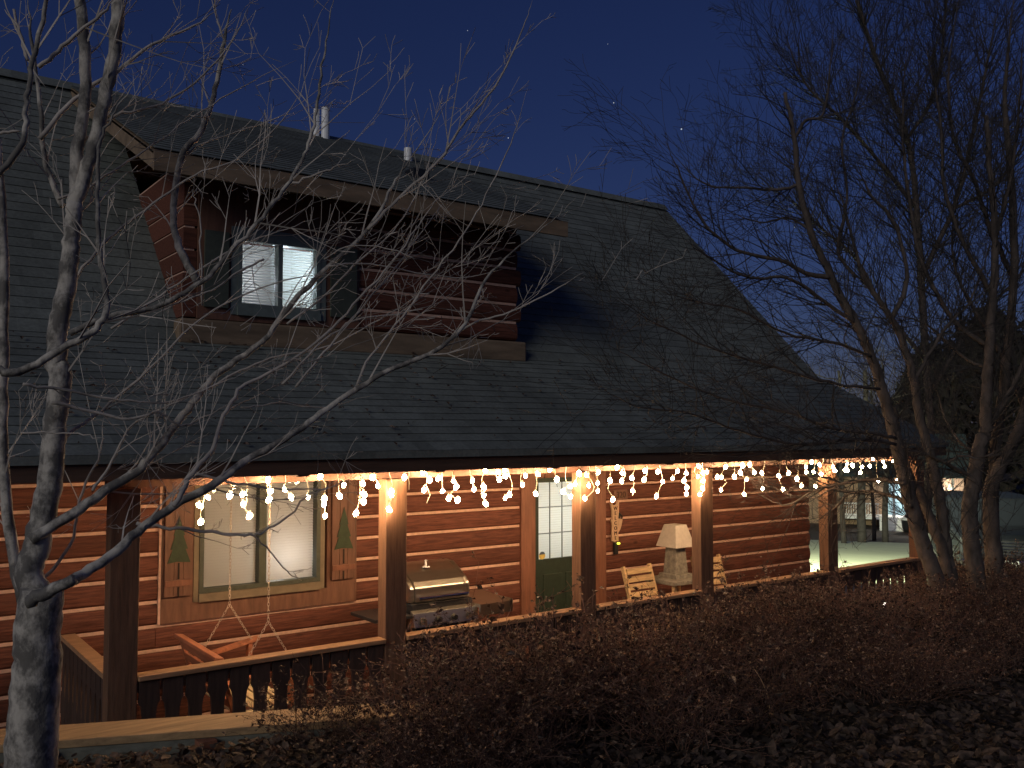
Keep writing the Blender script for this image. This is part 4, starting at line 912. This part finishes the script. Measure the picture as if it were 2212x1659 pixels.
for iy, y0 in enumerate((4.95, 4.45, 3.95, 3.4, 2.85)):
    for ix in range(17):
        x = 2.3+ix*.52+q.uniform(-.14, .14); y = y0+q.uniform(-.12, .12)
        u = 1106+FPX*(x*math.cos(YAW)-y*math.sin(YAW))/(x*math.sin(YAW)+y*math.cos(YAW))
        if u < (640, 760, 900, 1080, 1300)[iy] or u > 2290 or q.random() < (0, .08, .35, .72, .85)[iy]: continue
        spots.append((x, y, iy, u))
row_t = ['against the porch rail', 'one step back from the rail', 'mid bank', 'on the dark near bank', 'nearest the camera']
def where(u):
    for lim, t_ in ((735, 'below the swing rail'), (800, 'left of the second post'), (880, 'below the second post'), (960, 'in front of the grill'), (1060, 'right of the grill'), (1140, 'left of the green door'), (1230, 'below the door'), (1300, 'below the third post'), (1370, 'in front of the left slatted chair'), (1440, 'left of the pyramid lamp'), (1500, 'below the pyramid lamp'), (1560, 'below the fourth post'), (1640, 'right of the fourth post'), (1740, 'below the bare log wall'), (1820, 'below the fifth post'), (1930, 'in front of the lit driveway'), (2020, 'left of the leaning trunks'), (2110, 'at the foot of the trunks'), (2200, 'right of the trunks')):
        if u < lim: return t_
    return 'at the right edge'
used_lab = {}
adj = ['dense', 'wispy', 'rounded', 'arching', 'thin', 'spreading', 'low', 'upright']
for n_, (x, y, iy, u) in enumerate(spots):
    a, b = SM[n_ % 4]
    top = 2.6-1.60*y/6.6          # sight line over the rail
    z = float(height(x, y)); want = (top-z)/.62
    sc = want*(1.0, .92, .66, .5, .42)[iy]*q.uniform(.68, 1.2)
    if 1815 < u < 1995 and iy < 2: sc *= .62
    if u < 860: sc *= .55+.45*max(0, (u-640)/220)
    key = where(u)+', '+row_t[iy]; k = used_lab.get(key, 0); used_lab[key] = k+1
    t = thing('dry_shrub', '%s twiggy shrub %s' % (adj[(k*3+iy) % 8], key), 'shrub', (x, y, z), q.uniform(0, 6.28), 'dry shrubs on the bank')
    t.scale = (sc*1.1, sc*1.1, sc)
    for me, nm in ((a, 'stems'), (b, 'foliage')):
        o = bpy.data.objects.new(nm, me); COL.objects.link(o); o.parent = t
print('shrubs', len(spots))

# ------------------------------------------------------------------ across the drive: neighbour's porch
NB = atD(1900, 1135, 60); NB.z = float(height(NB.x, NB.y)); rz = math.atan2(-.85, .527)
N_ = thing('neighbour_house', 'far house with lit front porch, white railing and steps beyond the driveway', 'house', NB, rz)
def np_(mb, name, m, parent=N_, **kw): return mb.build(name, m, parent, off=(0, 0, 0), **kw)
fl_ = .75
np_(MB().box(-7, 5.2, 2.2, 8, 0, 3.9), 'wall', M['nsiding'])
np_(MB().box(-2.4, 4.5, 0, 2.2, fl_-.15, fl_), 'porch_floor', M['white'])
np_(MB().prism([(-.6, 3.55), (2.2, 4.0), (5, 6.2), (8.4, 3.6), (8.4, 3.5), (5, 6.0), (2.2, 3.85), (-.6, 3.4)], 0, -7.5, 5.6), 'roof', M['nroof'])
for x in (-2.3, .9, 2.4, 4.4): np_(MB().box(x-.07, x+.07, .05, .19, fl_, 3.5), 'porch_column', M['white'])
rl = np_(MB().box(-2.3, .0, .07, .17, fl_+.82, fl_+.9).box(-2.3, .0, .07, .17, fl_+.08, fl_+.15), 'railing', M['white'])
for i in range(15): np_(MB().box(-2.2+i*.15, -2.16+i*.15, .10, .14, fl_+.15, fl_+.82), 'baluster', M['white'], rl)
for i in range(4): np_(MB().box(.0, 2.3, -.3*i-.3, -.3*i, 0, fl_-.16*(i+1)+.0), 'step', M['white'])
dd_ = np_(MB().box(1.0, 1.9, 2.15, 2.2, fl_, fl_+2.05), 'door', M['nblue'])
np_(MB().box(.55, .95, 2.15, 2.2, fl_, fl_+2.1), 'side_window', M['nblue']); np_(MB().box(2.6, 3.6, 2.14, 2.2, fl_+.7, fl_+2.0), 'window', M['nblue'])
for (x, y, z) in ((2.05, 2.0, fl_+1.75), (3.9, 1.9, fl_+1.75)):
    o = np_(MB().box(x-.09, x+.09, y-.09, y+.09, z-.17, z+.17), 'porch_lamp', M['nlamp'], bevel=.03)
    l = lamp('porch_lamp_light', (0, 0, 0), 300, (1, .93, .82), .1); l.parent = N_; l.location = (x, y-.25, z)
b_ = thing('covered_bin', 'dark barrel with pale lid beside the neighbour steps', 'bin', NB+Vector((.527, -.85, 0))*1.75+Vector((-.85, -.527, 0))*1.6, 0)
MB().lathe([(.30, 0), (.42, .25), (.47, .7), (.5, .78)], n=18).build('body', M['dark'], b_, off=(0, 0, 0), smooth=True)
MB().lathe([(.52, .78), (.5, .86), (.3, .98), (.02, 1.0)], n=18).build('lid', M['white'], b_, off=(0, 0, 0), smooth=True)
# slim trees between drive and neighbour
for i, (u, v0, v1, wpx, D_, lab) in enumerate(((1862, 1150, 800, 10, 42, 'thick dark tree trunk before the neighbour porch railing'), (1912, 1147, 790, 7, 44, 'slim tree trunk before the neighbour steps'), (1888, 1130, 820, 4.5, 48, 'thin crooked tree left of the neighbour steps'), (1823, 1155, 800, 6, 40, 'slender tree just right of the fifth porch post'))):
    q = random.Random(70+i); base = atD(u, v0, D_); base.z = float(height(base.x, base.y))
    T_ = thing('slim_tree', lab, 'tree', base, 0, 'slim trees beyond the driveway'); tw_ = MB()
    top = atD(u+q.uniform(-12, 12), v1, D_); P = [base+Vector((0, 0, -.1))]+[base.lerp(top, k/5)+Vector((q.gauss(0, .08), q.gauss(0, .08), 0)) for k in range(1, 6)]
    S_ = smooth_path(P, 3); r0 = wpx/FPX*D_
    MB().tube(S_, [r0*(1-.6*k/len(S_)) for k in range(len(S_))], 8).build('trunk', M['twig2'], T_, smooth=True)
    for k in range(16):
        p = S_[q.randint(len(S_)//3, len(S_)-1)]; a = q.uniform(0, 6.28); grow(tw_, q, p, Vector((math.cos(a), math.sin(a), .5)).normalized(), q.uniform(1.5, 4), .03, 2, rmin=.007, seg=.3, up=.03)
    tw_.build('crown', M['twig2'], T_, kind='stuff')

# parked vehicles
def vehicle(label, loc, rz, paint, tall=0):
    Vh = thing('parked_car', label, 'car', loc, rz)
    B = lambda mb, nm, m, p=Vh, **k: mb.build(nm, m, p, off=(0, 0, 0), **k)
    hw = .92; h1 = 1.0+tall
    B(MB().prism([(0.05, .35), (0.0, .62), (.02, h1-.08), (.12, h1), (1.35, h1+.06), (2.0, h1+.62), (2.4, h1+.68), (3.9, h1+.66), (4.5, h1+.08), (4.9, h1), (4.95, .4), (4.7, .3), (.3, .3)], 0, -hw, hw), 'body', paint, bevel=.05)
    B(MB().prism([(1.42, h1+.07), (1.97, h1+.57), (2.03, h1+.57), (1.48, h1+.04)], 0, -hw+.14, hw-.14), 'windscreen', M['carglass'])
    gr = B(MB().box(-.42, .42, -.012, .03, .60, h1-.12), 'grille', M['dark'])
    for i in range(5): B(MB().box(-.41, .41, -.03, -.013, .63+i*.062, .648+i*.062), 'grille_bar', M['chrome'], gr)
    for s in (-1, 1):
        h_ = B(MB().lathe([(.11, 0), (.12, .03), (.09, .05), (.0, .06)], n=16), 'headlight', M['chrome']); h_.rotation_euler = (R(90), 0, 0); h_.location = (s*.66, .0, .76+tall*.5)
        B(MB().box(s*(hw+.12)-.09, s*(hw+.12)+.09, 1.45, 1.55, h1+.08, h1+.24), 'mirror', M['chrome'], bevel=.02)
        for y in (.85, 3.9):
            wv = B(MB().tube([(s*(hw-.2), y, .34), (s*(hw+.01), y, .34)], .34, 20), 'wheel', M['rubber']); B(MB().tube([(s*(hw+.012), y, .34), (s*(hw+.03), y, .34)], .2, 16), 'rim', M['chrome'], wv)
    B(MB().box(-hw, hw, -.10, .02, .40, .54), 'bumper', M['chrome'], bevel=.03)
    B(MB().box(-.16, .16, -.115, -.102, .42, .53), 'number_plate', M['white'])
    return Vh
def onground(U, D): p = EYE+ray(U, 930)*D; return Vector((p.x, p.y, float(height(p.x, p.y))))
vehicle('dark parked car with barred chrome grille behind the right hand trees', onground(2172, 19.0), math.atan2(-.85, .527)+R(6), M['car1'], .05)

st_ = MB().tube(smooth_path([atD(1626, 1440, 5.9), atD(1645, 1470, 5.85), atD(1660, 1510, 5.8), atD(1664, 1560, 5.75)], 4), [.0035]*12+[.005], 5).build('dry_stalk', M['chair'])
tag(st_, 'single pale curved dry stalk in the dark shrubs of the foreground', 'stalk')
p_ = atD(1908, 1306, 9.0)
sg = thing('garden_light', 'tiny white garden light among the shrubs below the porch end', 'garden light', (p_.x, p_.y, p_.z-.3))
MB().tube([p_-Vector((0, 0, .45)), p_-Vector((0, 0, .02))], .008, 6).build('stake', M['dark'], sg)
MB().lathe([(.005, -.03), (.022, -.02), (.024, .015), (.005, .03)], p_, 10).build('light_cap', M['nlamp'], sg)

# low things beyond: dark wood on the skyline
def wood_mass():
    r = np.random.default_rng(9); n = 60000; th = np.concatenate([r.uniform(R(-30), R(105), n//2), r.uniform(R(50), R(80), n-n//2)]); D_ = r.uniform(75, 120, n)
    x = np.sin(th)*D_; y = np.cos(th)*D_; top = 9.5+7*sstep(R(52), R(66), th)+2.2*np.sin(th*17)+1.6*np.sin(th*41+1)+1.0*np.sin(th*97); z0 = -4.5
    z = z0+top*(D_/95)*np.sqrt(r.random(n))*1.0
    s = r.uniform(.3, 1.1, n)
    d1 = r.normal(0, 1, (n, 3)); d1 /= np.linalg.norm(d1, axis=1)[:, None]; d2 = r.normal(0, 1, (n, 3)); d2 /= np.linalg.norm(d2, axis=1)[:, None]
    c = np.stack([x, y, z], 1); V_ = np.stack([c, c+d1*s[:, None], c+d2*s[:, None]], 1).reshape(-1, 3)
    return V_, np.arange(n*3).reshape(-1, 3)
print('tri', sum(len(m.polygons) for m in bpy.data.meshes))
V_, F_ = wood_mass(); wm = bpy.data.objects.new('far_wood', npmesh('far_wood', V_, F_, M['wood_mass'])); COL.objects.link(wm); wm['kind'] = 'stuff'; wm['label'] = 'dark wood on the skyline beyond the houses'; wm['category'] = 'wood'

# stars
STL = ['star high above the roof ridge, left of the brightest one', 'brightest star, between the roof ridge end and the right trees', 'faint star just above the leaning tree branches', 'star low beside the leaning trunk', 'faint star just above the ridge right of the short vent pipe', 'faint star left of the tall vent pipes, high up', 'very faint star near the top middle of the sky', 'very faint star right above the short vent pipe', 'very faint star near the top, left of the right trees']
for i, (u, v, s) in enumerate(((1326, 222, 1.0), (1472, 279, 1.3), (1665, 333, .9), (1716, 491, 1.0), (1098, 298, .9), (525, 140, .7), (1010, 66, .6), (895, 257, .5), (1313, 95, .5), (1300, 640, .0))):
    if s == 0: continue
    p = atD(u, v, 900)
    o = MB().lathe([(.01, -1), (.7, -.7), (1, 0), (.7, .7), (.01, 1)], n=8).build('star', M['star'], None); o.location = p; o.scale = (s*.55,)*3
    tag(o, STL[i], 'star', 'stars in the night sky')

# ------------------------------------------------------------------ unseen floodlight added at the right gable to light the drive
FL = thing('added_flood_lamp', 'unseen floodlight added on the right gable end to light the driveway', 'floodlight', (11.7, 11.0, 3.4))
MB().box(11.56, 11.66, 10.95, 11.05, 3.33, 3.47).tube([(11.66, 11.0, 3.4), (11.80, 11.02, 3.42)], .02, 8).build('bracket', M['dark'], FL)
MB().beam((11.78, 11.01, 3.43), (11.93, 11.06, 3.36), .18, .13).build('added_lamp_head', M['dark'], FL)
sp = bpy.data.lights.new('added_flood_light', 'SPOT'); sp.energy = 34000; sp.color = (.97, 1.0, .66); sp.spot_size = R(80); sp.spot_blend = .9; sp.shadow_soft_size = .1
spo = bpy.data.objects.new('added_flood_light', sp); COL.objects.link(spo); spo.location = (12.0, 11.08, 3.33)
spo.rotation_euler = (Vector((25, 16.2, -1.0))-spo.location).to_track_quat('-Z', 'Y').to_euler()
